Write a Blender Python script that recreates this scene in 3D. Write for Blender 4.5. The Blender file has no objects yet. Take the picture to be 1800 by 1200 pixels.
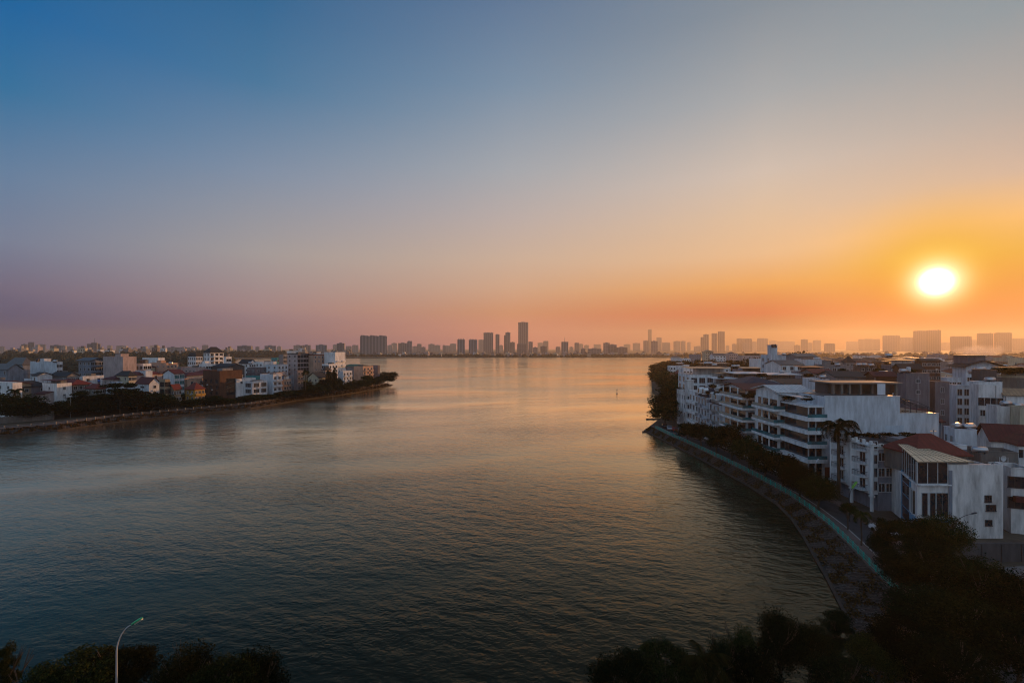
# sky radiance by azimuth (degrees from straight ahead) and elevation
SKYT = [(-180, [(0, (0.2192, 0.2288, 0.266)),(8, (0.3248, 0.3908, 0.483)),(20, (0.3819, 0.4855, 0.6084)),(45, (0.2339, 0.3618, 0.5267)),(90, (0.0259, 0.1099, 0.244))]),(-110, [(0, (0.2192, 0.2288, 0.266)),(8, (0.3248, 0.3908, 0.483)),(20, (0.3819, 0.4855, 0.6084)),(45, (0.2339, 0.3618, 0.5267)),(90, (0.0259, 0.1099, 0.244))]),(-48, [(0, (0.0, 0.0254, 0.1726)),(1.5, (0.0, 0.0324, 0.1669)),(5, (0.1551, 0.1382, 0.2289)),(9, (0.1861, 0.2276, 0.3317)),(14.5, (0.1255, 0.2241, 0.3671)),(21, (0.0231, 0.1693, 0.3535)),(27, (0.0, 0.1276, 0.3506)),(40, (0.0015, 0.0802, 0.2423)),(90, (0.007, 0.0612, 0.1878))]),(-29, [(0, (0.1253, 0.1075, 0.2335)),(1.1, (0.1644, 0.1281, 0.2366)),(4.5, (0.3716, 0.2503, 0.2661)),(10.3, (0.386, 0.3532, 0.3499)),(18.8, (0.2136, 0.2881, 0.4)),(27, (0.0579, 0.1915, 0.3521)),(33.7, (0.0232, 0.1384, 0.305)),(45, (0.0048, 0.0908, 0.2423)),(90, (0.007, 0.0612, 0.1878))]),(0, [(0, (0.5866, 0.1955, 0.1794)),(2, (0.6476, 0.2323, 0.1794)),(4.4, (0.6257, 0.2812, 0.1522)),(7.5, (0.635, 0.3868, 0.2535)),(11.1, (0.604, 0.4453, 0.3408)),(16, (0.4954, 0.4302, 0.4109)),(21.3, (0.3717, 0.404, 0.4422)),(30, (0.1863, 0.2837, 0.3956)),(37.4, (0.107, 0.1912, 0.3185)),(60, (0.0212, 0.1022, 0.2423)),(90, (0.007, 0.0612, 0.1878))]),(29, [(0, (0.0147, 0.0, 0.0)),(2, (0.0147, 0.0, 0.0)),(3.9, (0.4097, 0.0132, 0.0)),(7, (0.701, 0.3079, 0.0658)),(10.3, (0.7433, 0.4755, 0.2632)),(14.5, (0.6893, 0.5073, 0.35)),(18.8, (0.603, 0.5192, 0.4489)),(26, (0.365, 0.3993, 0.418)),(33.7, (0.2159, 0.2747, 0.3278)),(60, (0.0452, 0.1274, 0.2423)),(90, (0.007, 0.0612, 0.1878))]),(48, [(0, (0.4505, 0.1016, 0.05700000000000001)),(2, (0.5588, 0.13069999999999998, 0)),(4, (0.6587, 0.18739999999999998, 0)),(8, (0.6759999999999999, 0.35639999999999994, 0.024400000000000005)),(11, (0.8714, 0.491, 0.1878)),(14.6, (0.5678, 0.4403, 0.3625)),(20, (0.392, 0.3849, 0.3726)),(27, (0.2376, 0.3142, 0.3574)),(45, (0.1144, 0.1878, 0.2831)),(90, (0.007, 0.0612, 0.1878))]),(75, [(0, (0.6795, 0.1878, 0.1144)),(4, (0.8308, 0.305, 0.1022)),(12, (0.6795, 0.4564, 0.305)),(27, (0.305, 0.3278, 0.3763)),(90, (0.007, 0.0612, 0.1878))]),(130, [(0, (0.2192, 0.2288, 0.266)),(8, (0.3248, 0.3908, 0.483)),(20, (0.3819, 0.4855, 0.6084)),(45, (0.2339, 0.3618, 0.5267)),(90, (0.0259, 0.1099, 0.244))]),(180, [(0, (0.2192, 0.2288, 0.266)),(8, (0.3248, 0.3908, 0.483)),(20, (0.3819, 0.4855, 0.6084)),(45, (0.2339, 0.3618, 0.5267)),(90, (0.0259, 0.1099, 0.244))])]
import bpy, math, random
import numpy as np
from mathutils import Vector
random.seed(7)
R = math.radians
S = bpy.context.scene
COL = S.collection
# ------------------------------------------------------------------ camera
CAMZ, F = 32.0, 800.0            # eye height over the lake, focal length in photo pixels (1800 wide)
cam = bpy.data.objects.new("camera", bpy.data.cameras.new("camera"))
cam.data.sensor_width = 36.0; cam.data.lens = 16.0
cam.data.shift_y = 12.0 / 1800.0
cam.data.clip_start = 0.5; cam.data.clip_end = 60000
cam.location = (0, 0, CAMZ); cam.rotation_euler = (R(90), 0, 0)
COL.objects.link(cam); S.camera = cam
S.view_settings.view_transform = 'Standard'; S.view_settings.look = 'None'
S.view_settings.exposure = 0.0; S.view_settings.gamma = 1.0
S.cycles.use_denoising = True; S.cycles.denoiser = 'OPENIMAGEDENOISE'; S.cycles.denoising_prefilter = 'ACCURATE'; S.cycles.denoising_input_passes = 'RGB_ALBEDO_NORMAL'; S.cycles.filter_width = 1.1
S.cycles.max_bounces = 6; S.cycles.volume_bounces = 1; S.cycles.transparent_max_bounces = 8
S.cycles.diffuse_bounces = 3; S.cycles.glossy_bounces = 3; S.cycles.sample_clamp_indirect = 4.0
S.cycles.caustics_reflective = False

# ------------------------------------------------------------------ sky and sun
SUN_AZ, SUN_EL = R(43.0), R(6.1)
def lin(c):
    return tuple((v/255/12.92 if v/255 <= .04045 else ((v/255+.055)/1.055)**2.4) for v in c)
def build_world():
    w = bpy.data.worlds.new("World"); S.world = w; w.use_nodes = True
    nt = w.node_tree; N = nt.nodes; Lk = nt.links; N.clear()
    def math_(op, a, b=None, c=None):
        n = N.new('ShaderNodeMath'); n.operation = op
        for i, v in enumerate((a, b, c)):
            if v is None: continue
            if isinstance(v, (int, float)): n.inputs[i].default_value = v
            else: Lk.new(v, n.inputs[i])
        return n.outputs[0]
    def mix(f, a, b):
        n = N.new('ShaderNodeMix'); n.data_type = 'RGBA'; n.clamp_factor = True
        for s, v in ((n.inputs[0], f), (n.inputs[6], a), (n.inputs[7], b)):
            if isinstance(v, (int, float)): s.default_value = v
            elif isinstance(v, tuple): s.default_value = (*v, 1)
            else: Lk.new(v, s)
        return n.outputs[2]
    tc = N.new('ShaderNodeTexCoord'); sep = N.new('ShaderNodeSeparateXYZ'); Lk.new(tc.outputs['Generated'], sep.inputs[0])
    x, y, z = sep.outputs
    az = math_('MULTIPLY', math_('ARCTAN2', x, y), 180/math.pi)
    el = math_('MULTIPLY', math_('ARCSINE', z), 180/math.pi)
    t = math_('DIVIDE', el, 90.0)
    def ramp(stops):
        n = N.new('ShaderNodeValToRGB'); cr = n.color_ramp; cr.interpolation = 'EASE' if False else 'LINEAR'
        while len(cr.elements) < len(stops): cr.elements.new(0.5)
        for e, (deg, c) in zip(cr.elements, stops):
            e.position = max(0.0, deg/90.0); e.color = (*c, 1)
        Lk.new(t, n.inputs[0]); return n.outputs[0]
    cols = SKYT
    c = ramp(cols[0][1]); last = cols[0][0]
    for a, st in cols[1:]:
        f = math_('DIVIDE', math_('SUBTRACT', az, last), a-last)
        f = math_('MINIMUM', math_('MAXIMUM', f, 0.0), 1.0)
        c = mix(f, c, ramp(st)); last = a
    # physical sky, mixed in lightly
    sk = N.new('ShaderNodeTexSky'); sk.sky_type = 'NISHITA'; sk.sun_disc = False
    sk.sun_elevation = SUN_EL; sk.sun_rotation = SUN_AZ; sk.dust_density = 3.0; sk.ozone_density = 2.0
    skc = N.new('ShaderNodeVectorMath'); skc.operation = 'SCALE'; Lk.new(sk.outputs[0], skc.inputs[0]); skc.inputs['Scale'].default_value = 0.06
    c = mix(0.04, c, skc.outputs[0])
    # aureole round the sun
    sd = (math.sin(SUN_AZ)*math.cos(SUN_EL), math.cos(SUN_AZ)*math.cos(SUN_EL), math.sin(SUN_EL))
    dp = N.new('ShaderNodeVectorMath'); dp.operation = 'DOT_PRODUCT'; Lk.new(tc.outputs['Generated'], dp.inputs[0]); dp.inputs[1].default_value = sd
    th = math_('MULTIPLY', math_('ARCCOSINE', math_('MINIMUM', dp.outputs['Value'], 1.0)), 180/math.pi)
    def gauss(s, p=2.0): return math_('EXPONENT', math_('MULTIPLY', math_('POWER', math_('DIVIDE', th, s), p), -1.0))
    hi = math_('MINIMUM', math_('MAXIMUM', math_('DIVIDE', math_('SUBTRACT', el, 2.5), 6.0), 0.0), 1.0)
    warm = mix(hi, (.62, 0.08, 0.0), (.80, 0.42, 0.02))
    c = mix(math_('MULTIPLY', gauss(6.2, 2.4), 0.96), c, warm)
    c = mix(gauss(2.8, 2.4), c, mix(hi, (.78, 0.22, 0.0), (.95, 0.60, 0.05)))
    c = mix(gauss(1.9, 2.2), c, (1.05, .92, .30))
    c = mix(gauss(1.3, 1.9), c, (2.0, 1.8, 1.3))
    c = mix(gauss(.9, 3.0), c, (14.0, 10.0, 5.0))
    bg = N.new('ShaderNodeBackground'); Lk.new(c, bg.inputs[0]); bg.inputs[1].default_value = 1.0
    out = N.new('ShaderNodeOutputWorld'); Lk.new(bg.outputs[0], out.inputs[0])
    w.cycles.sampling_method = 'MANUAL'; w.cycles.sample_map_resolution = 1024
build_world()
sun = bpy.data.objects.new("sun", bpy.data.lights.new("sun", 'SUN'))
sun.data.energy = 4.0; sun.data.angle = R(0.6); sun.data.color = (1.0, 0.45, 0.15)
sun.rotation_euler = (R(90)-SUN_EL, 0, R(180)-SUN_AZ)
COL.objects.link(sun)

# ------------------------------------------------------------------ materials
MATS = {}
def rough_mat(name, col, rough=0.85, var=0.18, scale=1.2, streak=True, bump=0.0, metallic=0.0, grid=None, spec=0.3):
    if name in MATS: return MATS[name]
    m = bpy.data.materials.new(name); m.use_nodes = True; nt = m.node_tree; N = nt.nodes; Lk = nt.links
    b = N['Principled BSDF']; b.inputs['Roughness'].default_value = rough; b.inputs['Metallic'].default_value = metallic
    b.inputs['Specular IOR Level'].default_value = spec
    tc = N.new('ShaderNodeTexCoord'); mp = N.new('ShaderNodeMapping'); Lk.new(tc.outputs['Object'], mp.inputs[0])
    mp.inputs['Scale'].default_value = (scale, scale, scale*0.22 if streak else scale)
    no = N.new('ShaderNodeTexNoise'); no.inputs['Detail'].default_value = 7; no.inputs['Roughness'].default_value = .65; no.inputs['Scale'].default_value = 1.0
    Lk.new(mp.outputs[0], no.inputs[0])
    cr = N.new('ShaderNodeValToRGB'); cr.color_ramp.elements[0].position = .25; cr.color_ramp.elements[1].position = .60
    cr.color_ramp.elements[0].color = tuple(max(0, v*(1-var*1.8)) for v in col)+(1,)
    cr.color_ramp.elements[1].color = tuple(min(1, v*(1+var*.4)) for v in col)+(1,)
    Lk.new(no.outputs[0], cr.inputs[0]); src = cr.outputs[0]
    if grid:
        axis, period, dark = grid
        sp = N.new('ShaderNodeSeparateXYZ'); Lk.new(tc.outputs['Object'], sp.inputs[0])
        a = N.new('ShaderNodeMath'); a.operation = 'ADD'; Lk.new(sp.outputs[0], a.inputs[0]); Lk.new(sp.outputs[1], a.inputs[1])
        d = N.new('ShaderNodeMath'); d.operation = 'DIVIDE'; d.inputs[1].default_value = period
        Lk.new(a.outputs[0] if axis == 'xy' else sp.outputs[max(0,'XYZ'.find(axis.upper()))], d.inputs[0])
        fr = N.new('ShaderNodeMath'); fr.operation = 'FRACT'; Lk.new(d.outputs[0], fr.inputs[0])
        g = N.new('ShaderNodeMath'); g.operation = 'LESS_THAN'; g.inputs[1].default_value = .22; Lk.new(fr.outputs[0], g.inputs[0])
        mx = N.new('ShaderNodeMix'); mx.data_type = 'RGBA'; Lk.new(g.outputs[0], mx.inputs[0]); Lk.new(src, mx.inputs[6])
        mx.inputs[7].default_value = tuple(v*dark for v in col)+(1,); src = mx.outputs[2]
    Lk.new(src, b.inputs['Base Color'])
    if bump:
        n2 = N.new('ShaderNodeTexNoise'); n2.inputs['Scale'].default_value = 3; n2.inputs['Detail'].default_value = 6; Lk.new(tc.outputs['Object'], n2.inputs[0])
        bp = N.new('ShaderNodeBump'); bp.inputs['Strength'].default_value = .7; bp.inputs['Distance'].default_value = bump
        Lk.new(n2.outputs[0], bp.inputs['Height']); Lk.new(bp.outputs[0], b.inputs['Normal'])
    MATS[name] = m; return m
def wallm(c):
    P = dict(white=(.74,.75,.76), bluewhite=(.57,.61,.66), cream=(.48,.43,.32), grey=(.21,.21,.22), darkgrey=(.08,.078,.082), peach=(.50,.33,.25),
             pink=(.42,.34,.33), brown=(.085,.042,.03), yellow=(.42,.24,.05), blue=(.11,.28,.42), concrete=(.17,.16,.15), redbrick=(.22,.07,.05),
             teal=(.05,.26,.28), greyblue=(.20,.23,.28), tan=(.30,.23,.16), stain=(.66,.64,.63), maroon=(.12,.02,.02), mauve=(.17,.15,.165), stripe=(.36,.36,.34))
    if c == 'stripe': return rough_mat("wall_stripe", P[c], grid=('xy', .9, .72), var=.12)
    return rough_mat("wall_"+c, P[c], var=.38 if c == 'stain' else .26, bump=.02, scale=.6 if c == 'stain' else .8)
def roofm(c):
    P = dict(red=(.15,.022,.016), darkred=(.09,.016,.016), brown=(.05,.03,.024), dark=(.025,.025,.028), grey=(.10,.098,.10), tan=(.36,.23,.13), metal=(.33,.31,.30), navy=(.025,.035,.06),
             orange=(.25,.08,.03), white=(.6,.6,.6), green=(.03,.12,.08))
    return rough_mat("roof_"+c, P[c], rough=.55 if c in ('metal','tan','grey') else .75, grid=('x', .8, .7), var=.25, spec=.4, streak=False)
def glass_mat(name, col, rough=.08):
    if name in MATS: return MATS[name]
    m = rough_mat(name, col, rough=rough, var=.4, scale=.5, spec=.6, streak=False); return m
GLASS = glass_mat("window_glass", (.018,.022,.03)); TEALGLASS = glass_mat("teal_glass", (.03,.16,.19))
FRAME = rough_mat("window_frame_white", (.5,.52,.54), var=.1); DFRAME = rough_mat("window_frame_dark", (.05,.05,.055), var=.1)
RAIL = rough_mat("railing_dark", (.03,.035,.05), rough=.5, var=.1)
CONC = wallm('concrete'); STEEL = rough_mat("stainless_steel", (.5,.5,.52), rough=.38, metallic=1.0, var=.1)
BARK = rough_mat("bark", (.07,.05,.035), bump=.05, scale=2)
PLASTICBLUE = rough_mat("blue_plastic", (.04,.10,.3), rough=.5)

# ------------------------------------------------------------------ mesh helpers
class MB:
    def __init__(s): s.v = []; s.f = []; s.m = []; s.k = 0
    def face(s, pts, mi=None):
        n = len(s.v); s.v += [tuple(p) for p in pts]; s.f.append(tuple(range(n, n+len(pts)))); s.m.append(s.k if mi is None else mi)
    def box(s, x0, x1, y0, y1, z0, z1, mi=None):
        n = len(s.v); s.v += [(x0,y0,z0),(x1,y0,z0),(x1,y1,z0),(x0,y1,z0),(x0,y0,z1),(x1,y0,z1),(x1,y1,z1),(x0,y1,z1)]
        for q in ((0,3,2,1),(4,5,6,7),(0,1,5,4),(1,2,6,5),(2,3,7,6),(3,0,4,7)): s.f.append(tuple(n+i for i in q)); s.m.append(s.k if mi is None else mi)
        return s
    def prism(s, poly, z0, z1, mi=None):
        n = len(s.v); k = len(poly)
        def zz(z, i): return z[i] if isinstance(z, (list, tuple)) else z
        s.v += [(p[0], p[1], zz(z0, i)) for i, p in enumerate(poly)] + [(p[0], p[1], zz(z1, i)) for i, p in enumerate(poly)]
        s.f.append(tuple(n+i for i in reversed(range(k)))); s.f.append(tuple(n+k+i for i in range(k)))
        for i in range(k): j = (i+1) % k; s.f.append((n+i, n+j, n+k+j, n+k+i))
        s.m += [s.k if mi is None else mi]*(k+2); return s
    def tube(s, pts, rads, seg=8, cap=True, mi=None):
        n = len(s.v); P = [Vector(p) for p in pts]
        if isinstance(rads, (int, float)): rads = [rads]*len(P)
        for i, p in enumerate(P):
            d = (P[min(i+1, len(P)-1)]-P[max(i-1, 0)]).normalized()
            a = d.orthogonal().normalized() if abs(d.z) < .95 else Vector((1,0,0)); b = d.cross(a).normalized(); a = b.cross(d)
            for k in range(seg):
                t = 2*math.pi*k/seg; s.v.append(tuple(p + (a*math.cos(t)+b*math.sin(t))*rads[i]))
        for i in range(len(P)-1):
            for k in range(seg):
                a0 = n+i*seg+k; a1 = n+i*seg+(k+1) % seg; s.f.append((a0, a1, a1+seg, a0+seg)); s.m.append(s.k if mi is None else mi)
        if cap:
            s.f.append(tuple(n+k for k in reversed(range(seg)))); s.f.append(tuple(n+(len(P)-1)*seg+k for k in range(seg))); s.m += [s.k if mi is None else mi]*2
        return s
    def mesh(s, name, mats):
        me = bpy.data.meshes.new(name); me.from_pydata(s.v, [], s.f)
        for m in (mats if isinstance(mats, (list, tuple)) else [mats]): me.materials.append(m)
        me.polygons.foreach_set('material_index', s.m); me.update(); return me
    def build(s, name, mats, parent=None, loc=(0,0,0), rz=0, smooth=False):
        me = s.mesh(name, mats)
        if smooth:
            for p in me.polygons: p.use_smooth = True
        return link(name, me, parent, loc, rz)
def link(name, me, parent=None, loc=(0,0,0), rz=0, scale=None):
    o = bpy.data.objects.new(name, me); COL.objects.link(o); o.location = loc; o.rotation_euler = (0,0,rz)
    if scale: o.scale = scale
    if parent: o.parent = parent
    return o
USED = {}
def tag(o, label, cat, group=None, kind=None):
    if label: o['label'] = label
    if cat: o['category'] = cat
    if group: o['group'] = group
    if kind: o['kind'] = kind
    return o
def empty(name, loc, rz=0):
    o = bpy.data.objects.new(name, None); COL.objects.link(o); o.location = loc; o.rotation_euler = (0,0,rz); o.empty_display_size = .5; return o
def struct(o): o['kind'] = 'structure'; return o
def X(px, d): return (px-900)/F*d
def Z(py, d): return CAMZ-(py-612)/F*d

G = 2.0    # street level above the lake
# ------------------------------------------------------------------ setting: lake, land, roads
WP, WK, WR, WM, WD = 6.1, 2.45, .3, .0, .36
def water():
    m = bpy.data.materials.new("lake_water"); m.use_nodes = True; nt = m.node_tree; N = nt.nodes; Lk = nt.links
    N.remove(N['Principled BSDF'])
    g = N.new('ShaderNodeNewGeometry')
    def noise(sc, rot, det, ro):
        mp = N.new('ShaderNodeMapping'); mp.vector_type = 'TEXTURE'; Lk.new(g.outputs['Position'], mp.inputs[0])
        mp.inputs['Rotation'].default_value = (0,0,R(rot)); mp.inputs['Scale'].default_value = (sc[0], sc[1], 1)
        n = N.new('ShaderNodeTexNoise'); n.inputs['Scale'].default_value = 1; n.inputs['Detail'].default_value = det; n.inputs['Roughness'].default_value = ro; Lk.new(mp.outputs[0], n.inputs[0]); return n.outputs[0]
    def M(op, a, b_):
        n = N.new('ShaderNodeMath'); n.operation = op
        for i, v in enumerate((a, b_)):
            if isinstance(v, (int, float)): n.inputs[i].default_value = v
            else: Lk.new(v, n.inputs[i])
        return n.outputs[0]
    big = noise((150, 60), 12, 3, .55)
    cr = N.new('ShaderNodeValToRGB'); cr.color_ramp.elements[0].position = .38; cr.color_ramp.elements[1].position = .62; cr.color_ramp.elements[0].color = (.2,.2,.2,1); cr.color_ramp.elements[1].color = (1.25,1.25,1.25,1)
    Lk.new(big, cr.inputs[0])
    h = M('ADD', M('MULTIPLY', noise((3.2, 1.8), -14, 3, .55), .75), M('MULTIPLY', noise((1.0, .7), 9, 3, .6), .34))
    h = M('ADD', h, M('MULTIPLY', noise((9, 3.4), -22, 2, .5), .55))
    h = M('MULTIPLY', h, cr.outputs[0])
    bp = N.new('ShaderNodeBump'); bp.inputs['Strength'].default_value = 1; bp.inputs['Distance'].default_value = WD
    Lk.new(h, bp.inputs['Height'])
    lw = N.new('ShaderNodeLayerWeight'); lw.inputs[0].default_value = .5; b2 = N.new('ShaderNodeBump'); b2.inputs['Strength'].default_value = 1; b2.inputs['Distance'].default_value = WD*.5; Lk.new(h, b2.inputs['Height']); Lk.new(b2.outputs[0], lw.inputs['Normal'])
    fr = M('ADD', M('MULTIPLY', M('POWER', lw.outputs['Facing'], WP), WK), .015)
    df = N.new('ShaderNodeBsdfDiffuse'); df.inputs[0].default_value = (.012, .012, .005, 1)
    g1 = N.new('ShaderNodeBsdfGlossy'); g1.inputs['Roughness'].default_value = .05; g1.inputs[0].default_value = (1, .91, .70, 1)
    g2 = N.new('ShaderNodeBsdfGlossy'); g2.inputs['Roughness'].default_value = WR; g2.inputs[0].default_value = (1, .91, .70, 1)
    for g_ in (g1, g2): Lk.new(bp.outputs[0], g_.inputs['Normal'])
    mx = N.new('ShaderNodeMixShader'); Lk.new(fr, mx.inputs[0]); Lk.new(df.outputs[0], mx.inputs[1]); Lk.new(g1.outputs[0], mx.inputs[2])
    m2 = N.new('ShaderNodeMixShader'); Lk.new(M('ADD', M('MULTIPLY', fr, .12), WM), m2.inputs[0]); Lk.new(mx.outputs[0], m2.inputs[1]); Lk.new(g2.outputs[0], m2.inputs[2])
    Lk.new(m2.outputs[0], N['Material Output'].inputs[0])
    mb = MB(); mb.face([(-14000,-300,0),(14000,-300,0),(14000,14000,0),(-14000,14000,0)])
    struct(mb.build('lake_water', m))
water()
GROUND = rough_mat("earth_ground", (.09,.075,.055), var=.4, scale=.2, streak=False, bump=.1)
ASPH = rough_mat("asphalt", (.055,.055,.058), var=.25, scale=.5, streak=False)
PAVE = rough_mat("pink_paving", (.15,.105,.09), var=.25, scale=.7, streak=False)
KERB = rough_mat("kerb_stone", (.33,.31,.29), var=.2)
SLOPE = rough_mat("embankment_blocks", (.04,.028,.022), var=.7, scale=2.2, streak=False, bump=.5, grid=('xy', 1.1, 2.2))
# near right shore: (depth y, fence x, water x)
SH = [(176,53.4,51.2),(170,53.4,51.8),(160,53.8,52.4),(150,54.6,53.0),(135,55.6,54.2),(120,56.3,54.7),(105,56.6,54.9),(93,56.3,54.3),(85,55.2,52.4),(77,53.5,49.5),
      (70,51.4,46.6),(63,49.1,43.8),(57,47.2,41.2),(52,45.6,39.0),(46,43.0,35.5),(42,38.5,31.0)]
# the near bank under the camera
NEAR = [(36,32.5,24.0),(33.5,24,37.6)]
SHfence = [(f, y) for y, f, w in SH] + [(32,37),(22,34.5),(8,33.0),(-12,33),(-40,34),(-80,37)]
SHwater = [(w, y) for y, f, w in SH] + [(26,39.5),(17,38.2),(6,37.2),(-12,37.2),(-40,38.2),(-80,41.5)]
FAR_R = [(66,200),(82,238),(94,276),(103,335),(138,450),(170,560),(228,690),(335,950),(440,1120),(1400,1130),(4200,1080)]
LW = [(-188,158),(-187,166),(-176.6,176.6),(-173,192.5),(-165,206.5),(-151.6,224.6),(-139,241.5),(-132,278),(-117,312),(-106.7,355),(-102.8,386),(-104,396)]
LF = [(x-2.2, y+3.6) for x, y in LW]; LF[0] = (-200,166); LF[-1] = (-108,391); LF[-2] = (-106,385)
LBACK = [(-122,402),(-170,425),(-260,440),(-420,470),(-700,520),(-1600,560)]
def land():
    m = MB()
    m.prism(([(x, y) for x, y in reversed(SHfence)] + FAR_R[:] + [(4200,-250),(-400,-250),(-400,60)])[::1], -1.2, G)
    struct(m.build('ground_near_bank', GROUND))
    m = MB(); m.prism([(x, y) for x, y in LF] + LBACK + [(-1600,150),(-420,120)], -1.2, G)
    struct(m.build('ground_left_bank', GROUND))
    far = [(-9000,470),(-700,500),(-345,525),(-780,1300),(-740,1400),(-300,1560),(300,1600),(900,1580),(1500,1500),(2300,1440),(9000,1400),(14000,13900),(-14000,13900)]
    m = MB(); m.prism(far, -1.2, G); struct(m.build('ground_far_shore', GROUND))
    # embankment slopes
    for nm, A, B in (('embankment_slope', SHfence, SHwater), ('embankment_slope', LF, LW)):
        m = MB()
        for i in range(len(A)-1):
            a, b, c, d = A[i], A[i+1], B[i+1], B[i]
            m.face([(d[0],d[1],.32),(c[0],c[1],.32),(b[0],b[1],G+.01),(a[0],a[1],G+.01)])
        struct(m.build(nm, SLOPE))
    # low retaining kerb at the water
    for Bp in (SHwater, LW):
        m = MB()
        for i in range(len(Bp)-1):
            m.tube([(Bp[i][0],Bp[i][1],.12),(Bp[i+1][0],Bp[i+1][1],.12)], .34, seg=6)
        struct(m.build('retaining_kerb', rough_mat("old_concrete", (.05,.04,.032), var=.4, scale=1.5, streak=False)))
    # promenade and road (right)
    def strip(name, A, o0, o1, z, mat, thick=None):
        m = MB()
        P = [Vector((x, y)) for x, y in A]
        nrm = []
        for i in range(len(P)):
            d = (P[min(i+1, len(P)-1)]-P[max(i-1, 0)]).normalized(); nrm.append(Vector((-d.y, d.x)))
        for i in range(len(P)-1):
            q = [P[i]+nrm[i]*o0, P[i+1]+nrm[i+1]*o0, P[i+1]+nrm[i+1]*o1, P[i]+nrm[i]*o1]
            if thick: m.prism([(v.x, v.y) for v in q], z-thick, z)
            else: m.face([(v.x, v.y, z) for v in q])
        struct(m.build(name, mat))
    strip('promenade_pavement', SHfence[:-4], .1, 2.4, G+.14, PAVE, .2)
    strip('kerb', SHfence[:-4], 2.4, 2.65, G+.145, KERB, .2)
    strip('lakeside_road', SHfence[:-4], 2.65, 6.6, G+.006, ASPH)
    strip('building_side_pavement', SHfence[:-4], 6.6, 8.3, G+.13, PAVE, .2)
    strip('promenade_pavement', [p for p in reversed(LF)], -3.0, -.2, G+.14, PAVE, .2)
    strip('lakeside_road', [p for p in reversed(LF)], -9.0, -3.0, G+.006, ASPH)
land()

# ------------------------------------------------------------------ building kit
LANDMARKS = []          # (px, py, short name) used to word labels
def proj(x, y, z): return 900+F*x/y, 612-(z-CAMZ)/y*F
CACHE = {}
def win_mesh(w, h, bars, light, teal=False):
    k = ('w', round(w,1), round(h,1), bars, light, teal)
    if k not in CACHE:
        w, h = k[1], k[2]; m = MB(); t = .09
        m.box(-w/2-t, w/2+t, -.10, .02, h/2, h/2+t); m.box(-w/2-t-.05, w/2+t+.05, -.16, .02, -h/2-t, -h/2)
        m.box(-w/2-t, -w/2, -.10, .02, -h/2, h/2); m.box(w/2, w/2+t, -.10, .02, -h/2, h/2)
        for i in range(bars): x = -w/2+w*(i+1)/(bars+1); m.box(x-.03, x+.03, -.07, .02, -h/2, h/2)
        m.k = 1; m.box(-w/2, w/2, -.03, .015, -h/2, h/2)
        CACHE[k] = m.mesh('window', [FRAME if light else DFRAME, TEALGLASS if teal else GLASS])
    return CACHE[k]
ROT = {'F': 0.0, 'L': -math.pi/2, 'R': math.pi/2}
def facepos(face, u, W, L, out=0.0):
    if face == 'F': return (u*W, -out)
    if face == 'L': return (-out, (1-u)*L)
    return (W+out, u*L)
def add_window(root, face, u, z, w, h, W, L, bars=1, light=True, teal=False):
    x, y = facepos(face, u, W, L); o = link('window', win_mesh(w, h, bars, light, teal), root, (x, y, z), ROT[face]); return o
def balcony_mesh(w, dpt, solid):
    k = ('b', round(w,1), round(dpt,1), solid)
    if k not in CACHE:
        w, dpt = k[1], k[2]; s = MB(); s.box(-w/2, w/2, -dpt, -.005, -.14, .0)
        r = MB()
        if solid == 'solid':
            r.box(-w/2, w/2, -dpt, -dpt+.12, .0, .85); r.box(-w/2, -w/2+.12, -dpt+.12, -.01, 0, .85); r.box(w/2-.12, w/2, -dpt+.12, -.01, 0, .85)
        else:
            r.box(-w/2, w/2, -dpt, -dpt+.06, .9, .97); r.box(-w/2, -w/2+.06, -dpt+.06, -.01, .9, .97); r.box(w/2-.06, w/2, -dpt+.06, -.01, .9, .97)
            n = max(3, int(w/.22))
            for i in range(n+1): x = -w/2+.02+(w-.06)*i/n; r.box(x, x+.025, -dpt+.01, -dpt+.04, 0, .9)
            for i in range(int(dpt/.25)): y = -dpt+.1+i*.25; r.box(-w/2+.01, -w/2+.035, y, y+.025, 0, .9); r.box(w/2-.035, w/2-.01, y, y+.025, 0, .9)
        CACHE[k] = (s, r)
    return CACHE[k]
BM = {}
def add_balcony(root, face, u, z, w, dpt, W, L, wm, solid='rail'):
    s, r = balcony_mesh(w, dpt, solid); k = (id(s), wm.name)
    if k not in BM: BM[k] = (s.mesh('balcony', wm), r.mesh('railing', wm if solid == 'solid' else RAIL))
    x, y = facepos(face, u, W, L); o = link('balcony', BM[k][0], root, (x, y, z), ROT[face]); link('railing', BM[k][1], o); return o
def ac_mesh():
    if 'ac' not in CACHE:
        m = MB(); m.box(-.42, .42, -.42, -.12, -.3, .3); m.tube([(.12,-.43,0),(.12,-.40,0)], .22, 10, mi=1); m.box(-.36, -.32, -.12, 0, -.34, -.3); m.box(.32, .36, -.12, 0, -.34, -.3)
        CACHE['ac'] = m.mesh('air_conditioner', [rough_mat("ac_white", (.6,.6,.58)), RAIL])
    return CACHE['ac']
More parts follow.
